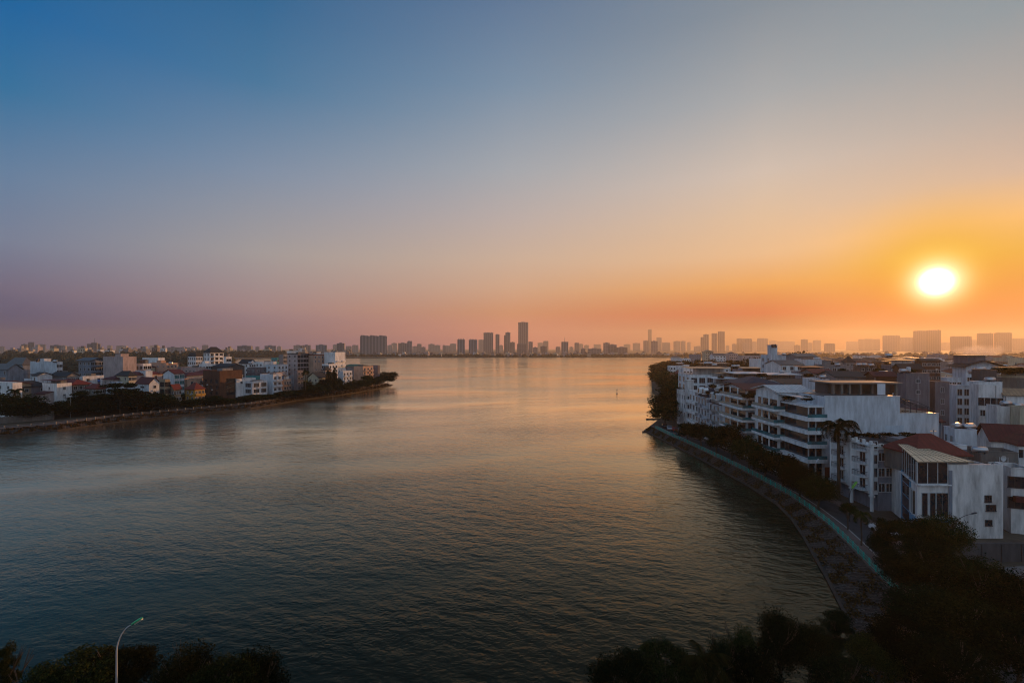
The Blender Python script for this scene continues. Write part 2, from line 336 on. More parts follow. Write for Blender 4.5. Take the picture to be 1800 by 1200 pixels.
def gableroof(W, L, h, ov, axis):
    m = MB(); x0, x1, y0, y1 = -ov, W+ov, -ov, L+ov; t = .18
    if axis == 'x':   # ridge along x
        ym = (y0+y1)/2
        m.prism([(x0,y0),(x1,y0),(x1,ym),(x0,ym)], [-t,-t,h-t,h-t], [0,0,h,h]); m.prism([(x0,ym),(x1,ym),(x1,y1),(x0,y1)], [h-t,h-t,-t,-t], [h,h,0,0])
        g = MB()
        for x in (0.02, W-.14): g.prism([(x,0.02),(x+.12,0.02),(x+.12,ym),(x,ym)], 0-.2, [-.2,-.2,h-t-.01,h-t-.01]); g.prism([(x,ym),(x+.12,ym),(x+.12,L-.02),(x,L-.02)], -.2, [h-t-.01,h-t-.01,-.2,-.2])
    else:
        xm = (x0+x1)/2
        m.prism([(x0,y0),(xm,y0),(xm,y1),(x0,y1)], [-t,h-t,h-t,-t], [0,h,h,0]); m.prism([(xm,y0),(x1,y0),(x1,y1),(xm,y1)], [h-t,-t,-t,h-t], [h,0,0,h])
        g = MB()
        for y in (0.02, L-.14): g.prism([(.02,y),(xm,y),(xm,y+.12),(.02,y+.12)], -.2, [-.2,h-t-.01,h-t-.01,-.2]); g.prism([(xm,y),(W-.02,y),(W-.02,y+.12),(xm,y+.12)], -.2, [h-t-.01,-.2,-.2,h-t-.01])
    return m, g
def hiproof(W, L, h, ov):
    m = MB(); x0, x1, y0, y1 = -ov, W+ov, -ov, L+ov; s = min(x1-x0, y1-y0)/2*.96
    if x1-x0 >= y1-y0: a, b = (x0+s, (y0+y1)/2, h), (x1-s, (y0+y1)/2, h)
    else: a, b = ((x0+x1)/2, y0+s, h), ((x0+x1)/2, y1-s, h)
    A, B, C, D = (x0,y0,0),(x1,y0,0),(x1,y1,0),(x0,y1,0)
    if x1-x0 >= y1-y0:
        m.face([A,B,b,a]); m.face([B,C,b]); m.face([C,D,a,b]); m.face([D,A,a])
    else:
        m.face([A,B,a]); m.face([B,C,b,a]); m.face([C,D,b]); m.face([D,A,a,b])
    m.prism([A[:2],B[:2],C[:2],D[:2]], -.22, -.004)
    return m
def house(name, label, x, y, phi, W, L, ztop, wall='white', roof='flat', rc='grey', hr=2.4, win=(), bal=(), ac=(), hut=None, group=None, cat='house', zb=G, ov=.5, pw=None, bands=False, near=False, canopy_h=2.4, wlight=True):
    """box house: local x along the face towards the lake view, y away; win = (face, cols, w, h [, floors]) entries"""
    root = empty(name, (x, y, zb), phi); tag(root, label, cat, group)
    H = max(3.2, ztop-zb); wm = wallm(wall); top = H
    if roof in ('hip','gablex','gabley','mansard'): top = H-hr
    elif roof == 'canopy': top = H-canopy_h
    elif roof == 'flat': top = H
    top = max(top, 2.6)
    wh = top-.7 if roof in ('flat','canopy') else top
    m = MB(); m.box(0, W, 0, L, -.5, wh)
    m.build('wall', wm, root)
    if roof in ('flat','canopy'):
        p = MB(); t = .2
        p.box(0, W, 0, t, wh, top); p.box(0, W, L-t, L, wh, top); p.box(0, t, t, L-t, wh, top); p.box(W-t, W, t, L-t, wh, top)
        p.box(-.07, W+.07, -.07, t-.02, top, top+.09); p.box(-.07, t-.02, t-.02, L+.05, top, top+.09); p.box(W-t+.02, W+.07, t-.02, L+.05, top, top+.09); p.box(t-.02, W-t+.02, L-t+.02, L+.05, top, top+.09)
        p.build('parapet', wallm(pw or wall), root)
        f = MB(); f.box(t, W-t, t, L-t, wh, wh+.12); f.build('roof', roofm(rc if roof == 'flat' else 'grey'), root)
    if roof == 'canopy':
        c = MB(); c.prism([(-.3,-.4),(W+.3,-.4),(W+.3,L*.8),(-.3,L*.8)], [H-.35,H-.35,H-.08,H-.08], [H-.27,H-.27,H,H]); c.build('canopy', roofm(rc), root)
        c = MB()
        for cx in np.linspace(.15, W-.25, max(2, int(W/3.5)+1)):
            for cy in (.2, L*.72): c.box(cx, cx+.1, cy, cy+.1, top+.0, H-.33)
        c.build('canopy_frame', RAIL, root)
        c = MB(); c.box(W*.3, W*.95, L*.3, L*.7, wh+.12, H-.3); c.build('stair_head', wallm(random.choice(['grey','white','concrete'])), root)
    if roof == 'hip': hiproof(W, L, hr, ov).build('roof', roofm(rc), root, (0,0,top+.22))
    if roof in ('gablex','gabley'):
        r_, g_ = gableroof(W, L, hr, ov, roof[-1]); r_.build('roof', roofm(rc), root, (0,0,top+.19)); g_.build('gable', wm, root, (0,0,top+.19))
    if roof == 'mansard':
        m = MB(); m.prism([(0,0),(W,0),(W,L),(0,L)], top, top+.2); i = .9
        a = [(0,0),(W,0),(W,L),(0,L)]; b = [(i,i),(W-i,i),(W-i,L-i),(i,L-i)]
        for k in range(4): j = (k+1) % 4; m.face([(*a[k],top+.2),(*a[j],top+.2),(*b[j],H),(*b[k],H)])
        m.face([(*q,H) for q in b]); m.build('roof', roofm(rc), root)
    nf = max(1, int(round(wh/3.15))); fh = wh/nf
    if bands:
        m = MB()
        for k in range(1, nf): m.box(-.06, W+.06, -.06, 0.0, k*fh-.12, k*fh+.06); m.box(-.06, 0, 0, L, k*fh-.12, k*fh+.06)
        m.build('floor_band', wm, root)
    for e in win:
        face, cols, w, h = e[:4]; fl = e[4] if len(e) > 4 else range(nf)
        bars = e[5] if len(e) > 5 else 1; teal = e[6] if len(e) > 6 else False
        for k in fl:
            if k >= nf: continue
            for i in range(cols): add_window(root, face, (i+.5)/cols, k*fh+fh*.52, w, min(h, fh-.35), W, L, bars, wlight, teal)
    for e in bal:
        face, cols, w, dp, solid = e[:5]; fl = e[5] if len(e) > 5 else range(1, nf)
        for k in fl:
            if k > nf: continue
            for i in range(cols): add_balcony(root, face, (i+.5)/cols, k*fh+.02, w, dp, W, L, wm, solid)
    for face, u, z in ac:
        px_, py_ = facepos(face, u, W, L); link('air_conditioner', ac_mesh(), root, (px_, py_, z), ROT[face])
    if hut:
        hx, hy, hw, hl, hh = hut; m = MB(); m.box(hx, hx+hw, hy, hy+hl, wh+.1, wh+hh); m.box(hx-.25, hx+hw+.25, hy-.25, hy+hl+.25, wh+hh+.002, wh+hh+.16)
        m.build('stair_head', wm, root)
    if roof == 'flat' and W > 5 and L > 5 and name != 'hotel_block':
        rq = random.Random(int(x*7+y*3)); m = MB(); m.box(W*rq.uniform(.1,.5), W*rq.uniform(.55,.9), L*rq.uniform(.3,.5), L*rq.uniform(.6,.85), wh+.12, wh+rq.uniform(.8,1.9)) if not hut else None
        if m.v: m.build('service_box', wallm(rq.choice(['darkgrey','grey','concrete'])), root)
        a = MB(); ax_, ay_ = W*rq.uniform(.1,.9), L*rq.uniform(.1,.8); a.tube([(ax_,ay_,wh+.1),(ax_,ay_,top+2.6)], .035, 4); a.box(ax_-.6, ax_+.6, ay_-.02, ay_+.02, top+2.3, top+2.34); a.build('aerial', RAIL, root)
    if y < 260 and W > 4.5 and name not in ('hotel_block',):
        rq = random.Random(int(x*11+y*5)); fc = 'R' if x < 0 else 'F'
        for i in range(rq.randint(1, 3)):
            f_ = rq.choice(['F', fc, 'F']); a_, b_ = facepos(f_, rq.uniform(.08,.92), W, L); link('air_conditioner', ac_mesh(), root, (a_, b_, rq.uniform(.35,.9)*wh), ROT[f_])
        for i in range(rq.randint(1, 2)):
            u_ = rq.choice([.03,.97,.5,.72])*W; m = MB(); m.tube([(u_,-.09,.2),(u_,-.09,wh-.2)], .055, 5); m.build('downpipe', rq.choice([CONC, FRAME, RAIL]), root)
    p = root.matrix_basis @ Vector((W/2, 0, H)) if False else Vector((x+W/2*math.cos(phi), y+W/2*math.sin(phi), zb+H))
    root['_'] = 0; del root['_']
    return root
RIGHT = []
def RH(name, label, p0, p1, top, d, L, x_over=None, **k):
    """right-bank house: face towards us from photo column p0 to p1 at depth d"""
    ph = k.pop('phi', R(-4 if p0 < 1400 else -10 if p0 < 1640 else -20)); c, s = math.cos(ph), math.sin(ph); pc = p0
    if p0 >= 1480 and p1-p0 > 18:      # seen obliquely: part of p0..p1 is the receding left wall
        pc = p0+.27*(p1-p0); r0 = (p0-900)/F; L = min(18, max(4, (X(pc, d)-r0*d)/max(.15, r0*c+s)))
    x = X(pc, d); r1 = (p1-900)/F; W = (r1*d-x)/(c-r1*s)
    r = house(name, label, x, d, ph, W, L, Z(top, d), **k)
    RIGHT.append((p0, p1, top, d, L)); return r
PHI = R(-20.6)
LEFT = []
def LH(name, label, pl, pc, pr, top, d, **k):
    """left-bank house: side wall pl..pc, lake front pc..pr"""
    phi = k.pop('phi', PHI); c, s = math.cos(phi), math.sin(phi); xc = X(pc, d)
    r = (pl-900)/F; W = (r*d-xc)/(-c+r*s) if abs(-c+r*s) > 1e-6 else 8
    r = (pr-900)/F; L = (r*d-xc)/(-s-r*c)
    W = abs(W); L = max(1.5, min(abs(L), 40)); LEFT.append((pl, pr, top, d))
    return house(name, label, xc-W*c, d-W*s, phi, W, L, Z(top, d), **k)

def RHX(name, label, p0, p1, top, d, L, phi=0, **k):
    r = house(name, label, X(p0, d), d, phi, X(p1, d)-X(p0, d), L, Z(top, d), **k); RIGHT.append((p0, p1, top, d, L)); return r
# ------------------------------------------------------------------ right bank buildings, nearest first
def near_house():
    """white corner house with sloping translucent roof; footprint bends back along the road"""
    d = 72.0; x0, x1 = X(1612, d), X(1762, d); xe = X(1666, d)
    root = empty('corner_house', (x0, d, G)); tag(root, 'white corner house with glazed attic, tan sheet roof and blank stained side wall', 'house')
    W = x1-x0; E = xe-x0
    zt = lambda py: Z(py, d)-G
    back = [(W, 15), (6.0, 15), (4.2, 7.6)]       # local outline behind
    bodytop = zt(852)
    m = MB(); m.prism([(0,0),(E,0),(W,0.0),(W,15),(7.2,15),(4.2,7.6)], -.5, bodytop); m.build('wall', wallm('stain'), root)
    # blank side wall rises full height
    m = MB(); m.box(E, W, -.12, .25, -.5, zt(816)); m.box(W-.25, W+.02, .25, 15, bodytop+.003, zt(822)); m.build('side_wall', wallm('stain'), root)
    m = MB(); m.box(E+.0, E+.55, -.2, -.122, 0, zt(826)); m.build('downpipe_panel', wallm('greyblue'), root)
    # attic glazing
    m = MB(); a0, a1 = bodytop+.25, zt(811)-.15
    m.box(.12, E-.02, .02, .08, a0, a1); m.prism([(0.02,.1),(.1,.1),(4.25,7.5),(4.15,7.6)], a0, [a1,a1,a1+.75,a1+.75]); m.build('attic_glass', GLASS, root)
    m = MB()
    for u in (0, .33, .66, .985): m.box(u*E, u*E+.09, -.05, .1, a0, a1)
    m.box(0, E, -.06, .12, a0-.12, a0); m.box(0, E, -.06, .12, a1, a1+.12)
    for u in np.linspace(.05, .98, 7): m.tube([(4.2*u-.04, 7.6*u, a0),(4.2*u-.04, 7.6*u, a1+.75*u)], .05, 6)
    m.build('attic_frame', FRAME, root)
    m = MB(); m.box(0, E+.3, -.35, 0, bodytop-.05, bodytop+.12); m.prism([(-.35,-.3),(0,0),(4.2,7.6),(3.85,7.8)], bodytop-.05, bodytop+.12); m.build('ledge', wallm('white'), root)
    # sheet roof, pitched up to the back, thin panels with ribs
    r0, r1 = zt(811)+.02, zt(811)+1.0
    m = MB(); m.prism([(-.35,-.5),(E+3.6,-.5),(E+1.6,7.6),(3.9,8.2)], [r0,r0,r1,r1], [r0+.07,r0+.07,r1+.07,r1+.07])
    panel = rough_mat("translucent_sheet", (.62,.46,.29), rough=.32, var=.15, spec=.6)
    m.build('sheet_roof', panel, root)
    m = MB()
    for i in range(9):
        u = i/8; a = Vector((-.35+(E+3.95)*u, -.5, r0+.09)); b = Vector((3.9+(E-2.3)*u, 8.2-.6*u, r1+.09)); m.tube([a, b], .035, 4)
    for v in (0.0, .33, .66, 1.0):
        a = Vector((-.35,-.5,r0+.09)).lerp(Vector((3.9,8.2,r1+.09)), v); b = Vector((E+3.6,-.5,r0+.09)).lerp(Vector((E+1.6,7.6,r1+.09)), v); m.tube([a, b], .035, 4)
    m.build('roof_rib', rough_mat("rib_dark", (.16,.12,.09)), root)
    # hip roof behind
    hm = hiproof(W-4.6, 7.0, 3.0, .3); hm.build('tiled_roof', roofm('red'), root, (4.3, 4.8, zt(820)+.75))
    m = MB(); m.box(4.6, W-.3, 5.1, 14.2, bodytop+.004, zt(820)+.7); m.build('attic_wall', wallm('concrete'), root)
    # two storeys of tall windows facing us and blue bands
    fl = [(866,907),(926,960)]
    for (a, b) in fl:
        zc = (zt(a)+zt(b))/2; h = zt(a)-zt(b)
        for p in (1625, 1639, 1650.5, 1661.5):
            w = .95; o = link('window', win_mesh(w, h, 0, True), root, ((p-1612)/F*d, 0, zc))
        for t in (.13, .22, .31): o = link('window', win_mesh(.62, h, 0, True), root, (4.2*t, 7.6*t, zc), -math.atan2(7.6, 4.2)+0)
    m = MB(); zb = zt(917)-.5; m.box(-.02, E+.2, -.22, -.002, zb, zb+1.0); m.prism([(-.2,-.12),(0,0),(1.6,2.9),(1.35,2.9)], zb, zb+1.0); m.build('blue_band', wallm('blue'), root)
    m = MB(); 
    for t in (.40, .99): m = MB(); m.tube([(4.2*t-.1, 7.6*t, .0), (4.2*t-.1, 7.6*t, bodytop+.4)], .16, 4); m.build('blue_pilaster', wallm('blue'), root)
    m = MB(); m.prism([(4.2*.43-.13,7.6*.43),(4.2*.43,7.6*.43),(4.2*.97,7.6*.97),(4.2*.97-.13,7.6*.97)], .6, bodytop-.3); m.build('glass_facade', GLASS, root)
    m = MB()
    for k in range(4):
        z = .8+k*2.1; m.tube([(4.2*.43-.16,7.6*.43,z),(4.2*.97-.16,7.6*.97,z)], .05, 4)
    m.build('facade_rail', wallm('blue'), root)
    # small windows in the blank wall
    for p, q, w, h in ((1735,876,.95,1.0), (1740,892,1.35,.95), (1736,918,.9,.85)):
        link('window', win_mesh(w, h, 2, False), root, ((p-1612)/F*d, -.13, zt(q)))
near_house()
NEIGH = RH('neighbour_house', 'pale house at the right edge with a dark red band between two shuttered windows', 1764, 1812, 822, 74, 16, wall='stain', roof='flat', rc='dark', win=[('F',1,3.1,1.7,[1,2,3],3)], wlight=False)
m = MB(); m.box(.2, 4.4, -.9, -.05, Z(873, 73.9)-G-.6, Z(873, 73.9)-G+.25); m.build('canopy', roofm('darkred'), NEIGH)

HOTEL = RHX('balcony_hotel', 'white hotel with tiers of railed balconies and a grey side wall, beside the royal palm', 1543, 1700, 783, 84, 12, phi=0, wall='greyblue', roof='flat', rc='dark', pw='white',
   win=[('F',12,1.1,1.5,[1,2,3])], ac=[('F',.02,12.2)])
def hotel_front():
    d = 84; x = X(1543, d); r = HOTEL
    H = Z(783, d)-G
    m = MB(); m.box(-1.2, -.02, -.05, 10.5, 3.0, H+.2); m.build('balcony_front', wallm('white'), r)
    for k in range(4):
        z = 3.6+k*2.45
        for yy in (2.0, 7.6):
            s, rl = balcony_mesh(2.3, 1.3, 'rail'); b = s.build('balcony', wallm('white'), r, (-1.2, yy, z), -math.pi/2); rl.build('railing', RAIL, b)
            link('window', win_mesh(1.3, 1.7, 1, True), r, (-1.2, yy, z+1.05), -math.pi/2)
        link('window', win_mesh(.8, 1.6, 1, True), r, (-.62, -.06, z+1.05))
    for yy in (-.2, 4.8, 10.4):
        m = MB(); m.tube([(-1.25, yy, -.2), (-1.25, yy, H+.3)], .3, 8); m.box(-1.65, -.85, yy-.4, yy+.4, H+.3, H+.5); m.box(-1.6, -.9, yy-.35, yy+.35, 2.6, 3.0); m.build('column', wallm('white'), r)
    m = MB(); m.box(-1.7, .1, -.35, 10.9, H-.1, H+.12); m.box(-1.5, .05, -.2, 10.7, H-.75, H-.6); m.build('cornice', wallm('white'), r)
    for yy in (-.2, 1.6, 3.4, 5.2, 7.0, 8.8, 10.4):
        m = MB(); m.box(-1.6, -1.25, yy-.18, yy+.18, H+.501 if yy in (-.2,10.4) else H+.122, H+.95); m.build('roof_urn', wallm('white'), r)
hotel_front()
def big_white():
    d = 99.0; x0 = X(1450, d); W = X(1650, d)-x0; Ws = X(1582, d)-x0; H1, H2 = Z(697, d)-G, Z(727, d)-G
    r = empty('hotel_block', (x0, d, G)); tag(r, 'white hotel block with a huge blank side wall stepping down behind the royal palm', 'building')
    m = MB(); m.box(0, Ws, 0, 15, -.5, H1); m.build('wall', wallm('bluewhite'), r)
    m = MB(); m.box(Ws+.003, W, 0, 15, -.5, H2); m.build('lower_wall', wallm('bluewhite'), r)
    m = MB(); m.box(-.05, Ws+.05, -.06, .25, H1, H1+.14); m.box(Ws+.06, W+.1, -.06, .25, H2, H2+.12); m.build('coping', wallm('white'), r)
    m = MB(); m.box(.2, Ws-.1, .3, 14.8, H1+.002, H1+.1); m.box(Ws+.1, W-.1, .3, 14.8, H2+.002, H2+.1); m.build('roof', roofm('grey'), r)
    # patched render, slightly proud
    m = MB(); m.box(Ws-3.2, Ws+.8, -.025, -.001, 6, 13.2); m.box(4.2, 9.6, -.025, -.001, 3, 11.5); m.build('render_patch', rough_mat("wall_patch", (.50,.57,.64), var=.2), r)
    # wrap balconies on the lake corner
    levels = [Z(p, d)-G for p in (735, 758, 782, 808)]
    xb = X(1415, d)-x0; xs = X(1402, 101.8)-x0
    for i, z in enumerate(levels):
        m = MB(); m.prism([(xb,-.9),(0,-.9),(0,0),(0,12),(xs-.4,12),(xs-.4,3.2),(xb-.1,-.3)], z-.55, z+.25); b = m.build('balcony', wallm('white'), r)
        g = MB(); g.prism([(xb+.05,-.8),(-.02,-.8),(-.02,-.74),(xb+.09,-.74)], z+.26, z+1.0); g.build('glass_rail', TEALGLASS, b)
    m = MB(); m.box(xb+1.0, -.02, .6, 12, -.5, levels[0]+2.3); m.build('glazed_wall', GLASS, r)
    for u in (.0, .5, .97):
        m = MB(); m.box(xb+1.0+(-xb-1.2)*u, xb+1.2+(-xb-1.2)*u, .42, .6, 0, levels[0]+2.3); m.build('mullion', FRAME, r)
    m = MB(); m.box(xb+.6, 0.0, .2, 12, levels[0]+2.303, levels[0]+2.6); m.build('slab_roof', wallm('white'), r)
    for i in range(7):
        m = MB(); m.box(xb+.2, .6, .4+i*1.6, .7+i*1.6, H1-.2, H1+.02) if False else m.box(xb-.6, xb+1.6, .4+i*1.6, 1.3+i*1.6, H1-.35, H1-.22); m.build('awning_fin', FRAME, r)
    m = MB(); m.box(-.05, 5.6, -.05, -.001, .2, 4.2); m.build('red_base', wallm('maroon'), r)
    # roof-top concrete pavilion
    p = empty('rooftop_pavilion', (X(1464, d+4), d+4, G+H1+.1)); tag(p, 'bare concrete pavilion with flat slab and columns standing on the blank white wall block', 'pavilion')
    w = X(1578, d+4)-X(1464, d+4); h = Z(672, d+4)-G-H1-.1
    m = MB(); m.box(-.8, w+.4, -.8, 7, h-.3, h); m.build('slab', wallm('concrete'), p)
    for u in (.0, .13, .25, .42, .6, .78, .97):
        m = MB(); m.box(u*w, u*w+.45, 0, .45, 0, h-.3); m.build('column', CONC, p)
    m = MB(); m.box(.3, w, 2.2, 6.5, 0, h-.3); m.build('back_wall', wallm('darkgrey'), p)
    c = MB(); N_ = 8
    for i in range(N_): a = .12*math.sin(i*1.3); c.prism([(w*.64+i*.22,-.86+a*.3),(w*.64+i*.22+.22,-.86+.12*math.sin((i+1)*1.3)*.3),(w*.64+i*.22+.22,-.80),(w*.64+i*.22,-.80)], -.3+.1*math.sin(i*2.1), h-.25)
    c.box(w*.64, w*.64+N_*.22, -.85, .6, h+.002, h+.03)
    tag(c.build('draped_cloth', rough_mat("white_cloth", (.72,.74,.8), var=.1), None, p.location), 'white cloth hanging over the edge of the bare concrete rooftop slab', 'cloth')
    # pergola on the lower roof
    q = empty('rooftop_pergola', (x0+Ws+.4, d+.6, G+H2)); tag(q, 'dark steel pergola on the lower step of the blank white wall block', 'pergola')
    m = MB(); L_ = W-Ws-1
    for i in range(7): a = i/6*L_; m.tube([(a,0,0),(a,0,3.4*(1-.75*i/6)),(a,6,3.4*(1-.75*i/6))], .07, 5)
    for yy in (0, 3, 6): m.tube([(0,yy,3.4),(L_*.5,yy,2.6),(L_,yy,.85)], .07, 5)
    m.build('frame', RAIL, q)
    m = MB(); m.prism([(0,2.4),(L_*.55,2.4),(L_*.55,6),(0,6)], [3.45,2.55,2.55,3.45], [3.5,2.6,2.6,3.5]); m.build('sheet', roofm('dark'), q)
big_white()
def balcony_block(p0, p1, top, d, L, levels, label, roofcol, wall='white', teal=False, name='apartment_block', topwin=True):
    x0 = X(p0, d); W = X(p1, d)-x0; H = Z(top, d)-G
    r = empty(name, (x0, d, G)); tag(r, label, 'building')
    m = MB(); m.box(0, W, 0, L, -.5, H); m.build('wall', wallm(wall), r)
    for lv in levels:
        z = Z(lv, d)-G; g3 = MB(); g3.box(-.05, -.001, .4, L*.88, z+.13, z+2.15); g3.build('lake_glazing', GLASS, r); g3 = MB(); g3.box(.5, W*.42, -.05, -.001, z+.13, z+2.15); g3.build('side_glazing', GLASS, r)
        for q in (.15, .5, .85): c_ = MB(); c_.box(-1.5, -1.25, L*.88*q, L*.88*q+.25, z+.12, z+2.6); c_.build('column', wallm('white'), r)
    hm, g = gableroof(W, L, 1.3, .9, 'x'); hm.build('roof', roofm(roofcol), r, (0,0,H+.2)); g.build('gable', wallm(wall), r, (0,0,H+.2))
    for lv in levels:
        z = Z(lv, d)-G
        m = MB(); m.prism([(-1.7,-1.2),(W*.45,-1.2),(W*.45,-.002),(-.002,-.002),(-.002,L*.9),(-1.7,L*.9),(-2.1,1.0)], z-.45, z+.12); b = m.build('balcony', wallm('white'), r)
        g2 = MB(); g2.box(-1.65, W*.45-.05, -1.15, -1.1, z+.122, z+.9); g2.box(-1.65, -1.6, -1.1, L*.88, z+.122, z+.9); g2.build('glass_rail', TEALGLASS, b)
        pass
        add_window(r, 'F', .75, z+1.3, W*.22, 1.7, W, L, 1, True, teal)
    return r
balcony_block(1368, 1424, 690, 109, 10, (719,743,768,792), 'white apartment block with wraparound balconies and teal top-floor glazing, under a shallow white gable', 'white', teal=True)
balcony_block(1312, 1362, 686, 124, 14, (699,717,738,757), 'white apartment block with slanting lake balconies under a dark red roof', 'darkred', wall='bluewhite')
RH('corrugated_wall_house', 'tall house with a blank ribbed grey side wall and a planted terrace', 1276, 1307, 687, 138, 9, wall='stripe', roof='flat', rc='dark', win=[], bal=[('L',1,7.0,1.6,'solid',[1,2,3,4])])
TERR1 = RH('terrace_house', 'slim white terrace house with rounded balconies and twin arched dormers', 1266.5, 1276, 698, 139, 9.5, wall='bluewhite', roof='mansard', rc='navy', hr=2.6,
   win=[('L',3,1.2,1.7,range(0,5))], bal=[('L',2,2.2,1.3,'rail',[1,2,3,4])])
TERR2 = RH('terrace_house', 'light blue terrace house with white pilasters and navy mansard roof above the lake trees', 1243, 1262, 683, 149, 9, wall='bluewhite', roof='mansard', rc='navy', hr=3,
   win=[('L',3,1.2,1.8,range(0,5)), ('F',1,1.0,1.5,[4])], bal=[('L',2,2.2,1.3,'rail',[1,2,3,4])])
RH('terrace_house', 'grey white terrace house with deep solid balconies at the far end of the terrace', 1228, 1244, 690, 159, 10, wall='white', roof='flat', win=[('L',3,1.4,1.7)], bal=[('L',2,3.6,1.5,'solid')])
RH('terrace_house', 'end-of-terrace weathered white house with a stair tower beside the lake trees', 1206, 1226, 689, 171, 12, wall='stain', roof='flat', win=[('L',4,1.0,1.5),('F',2,1.0,1.4)], hut=(.5,.5,2.5,2.5,5.0), bands=True)
def dormers():
    for yy, zz in ((141, 0), (144.5, 0), (150.5, .8), (154, .8)):
        d = yy; x = X(1266.5, 139)-.15
        par = TERR1 if yy < 148 else TERR2; B = par.matrix_basis; q = B.inverted() @ Vector((x, yy, Z(698,139)-.2+zz))
        m = MB(); pts = [(-.75,-.9),(-.75,.5)]; arc = [( -.75*math.cos(t), .5+.75*math.sin(t)) for t in np.linspace(0, math.pi, 9)]
        poly = [(-.75,-.9)]+arc+[(.75,-.9)]
        n = len(m.v); k = len(poly)
        m.v += [(-.4, -a, b) for a, b in poly]+[(1.2, -a, b) for a, b in poly]
        m.f.append(tuple(n+i for i in range(k))); m.m.append(0)
        for i in range(k): j = (i+1) % k; m.f.append((n+i, n+k+i, n+k+j, n+j)); m.m.append(0)
        r = m.build('dormer', wallm('white'), par, q, -par.rotation_euler[2])
        g = MB(); g.box(-.44, -.402, -.45, .45, -.6, .75); g.build('pane', GLASS, r)
dormers()

# second rank on the right
RH('restaurant_house', 'white lakeside house with a full-width glazed top floor under a thin tan roof', 1213, 1284, 646, 182, 16, wall='white', roof='canopy', rc='tan', canopy_h=2.9, win=[('F',5,2.2,2.0,[4,5,6],2),('L',3,2.0,2.0)], pw='white')
RH('plant_terrace_house', 'small white house with potted plants on its steps between the glazed house and the terrace', 1256, 1300, 664, 166, 9, wall='white', roof='canopy', rc='white', win=[('F',3,1.1,1.5),('L',2,1.2,1.5)])
RH('stepped_house', 'white stepped house with tan awning right of the glazed top floor', 1262, 1306, 655, 176, 8, wall='bluewhite', roof='canopy', rc='tan', win=[('F',4,1.2,1.6)])
RH('pergola_house', 'long low white house with an open white pergola roof', 1290, 1346, 655, 168, 12, wall='white', roof='canopy', rc='white', win=[('F',5,1.4,1.5)])
RH('navy_roof_house', 'cream house with a wide navy hip roof and a teal glass corner', 1306, 1372, 664, 146, 13, wall='cream', roof='hip', rc='navy', hr=2.2, win=[('F',2,2.6,1.8,[4],2,True)], ov=.9)
RH('cream_lit_house', 'low house with an amber sunlit gallery under a long white pergola', 1346, 1410, 657, 172, 12, wall='tan', roof='canopy', rc='white', win=[('F',7,1.3,1.5)])
RH('red_roof_shop', 'flat white shop house under a wide tin roof behind the red-roofed block', 1376, 1444, 668, 152, 14, wall='white', roof='gablex', rc='brown', hr=1.2, win=[('F',6,1.0,1.1,[3,4])])
RH('white_tank_house', 'white flat house carrying three rooftop cylinders behind the glazed house', 1236, 1284, 638, 262, 12, wall='white', roof='canopy', rc='grey', win=[('F',4,1.2,1.4)])
RH('long_roof_house', 'long pale house with a thin tan roof edge left of the white tower house', 1306, 1344, 646, 236, 12, wall='cream', roof='canopy', rc='tan', win=[('F',4,1.4,1.4)])
RH('grey_slab_wall_house', 'narrow house with a bare white party wall among the dark trees', 1333, 1343, 631, 268, 12, wall='white', roof='flat', win=[])
RH('tower_house', 'white house with a tall blue-white stair tower carrying two round tanks', 1355, 1382, 624, 216, 10, wall='bluewhite', roof='flat', win=[('F',2,1.7,2.0,[5,6]),('L',2,1.2,1.5)], hut=(.1,.3,3.0,3.2,5.4))
RH('gable_shed_house', 'white house with long sloping grey sheet roof right of the white tower house', 1372, 1412, 634, 206, 14, wall='white', roof='gablex', rc='grey', hr=1.9, win=[('F',3,1.4,1.4)])
RH('barrel_roof_house', 'grey warehouse-like house with a rounded sheet roof in front of the dark treetops', 1402, 1437, 622, 246, 16, wall='grey', roof='gablex', rc='grey', hr=1.6, win=[('F',4,1.3,1.4,[5,6])])
RH('red_awning_house', 'grey house with a bright red awning below a tan window row', 1411, 1450, 644, 186, 11, wall='greyblue', roof='canopy', rc='darkred', win=[('F',3,1.5,1.5,[4,5])])
RH('blue_party_wall_house', 'pale blue house with a tall blank side wall and white rooftop cylinder', 1416, 1448, 632, 214, 12, wall='bluewhite', roof='flat', win=[])
RH('pyramid_roof_house', 'house with a small golden pyramid-shaped pavilion roof catching the sun', 1449, 1485, 641, 204, 12, wall='grey', roof='flat', win=[('F',3,1.3,1.3)], hut=(1,2,2.5,2.5,2.5))
RH('red_strip_house', 'grey house with a dark red shed roof left of the concrete pavilion', 1430, 1468, 650, 176, 11, wall='grey', roof='gablex', rc='red', hr=1.4, win=[('F',3,1.2,1.2)])
RH('low_white_house', 'low white house with one small dark window behind the awning fins', 1434, 1458, 667, 140, 9, wall='bluewhite', roof='flat', win=[('F',1,.8,1.1,[4])])
RH('green_roof_house', 'grey house under a dull green roof above the concrete pavilion', 1468, 1524, 654, 150, 12, wall='grey', roof='gablex', rc='dark', hr=1.7, win=[('F',3,1.2,1.2)])
RH('red_shed_house', 'brown house under a long dull red roof just right of the green-roofed house', 1522, 1576, 654, 142, 12, wall='brown', roof='gablex', rc='darkred', hr=1.4, win=[])
RH('dome_roof_house', 'house with a dark domed rooftop pavilion above the rooftop cylinders', 1482, 1502, 626, 262, 10, wall='grey', roof='hip', rc='dark', hr=3.5, win=[('F',2,1.3,1.3)])
RH('tank_row_house', 'dark low house carrying a row of rooftop cylinders', 1500, 1542, 641, 208, 11, wall='darkgrey', roof='flat', win=[('F',3,1.2,1.2)])
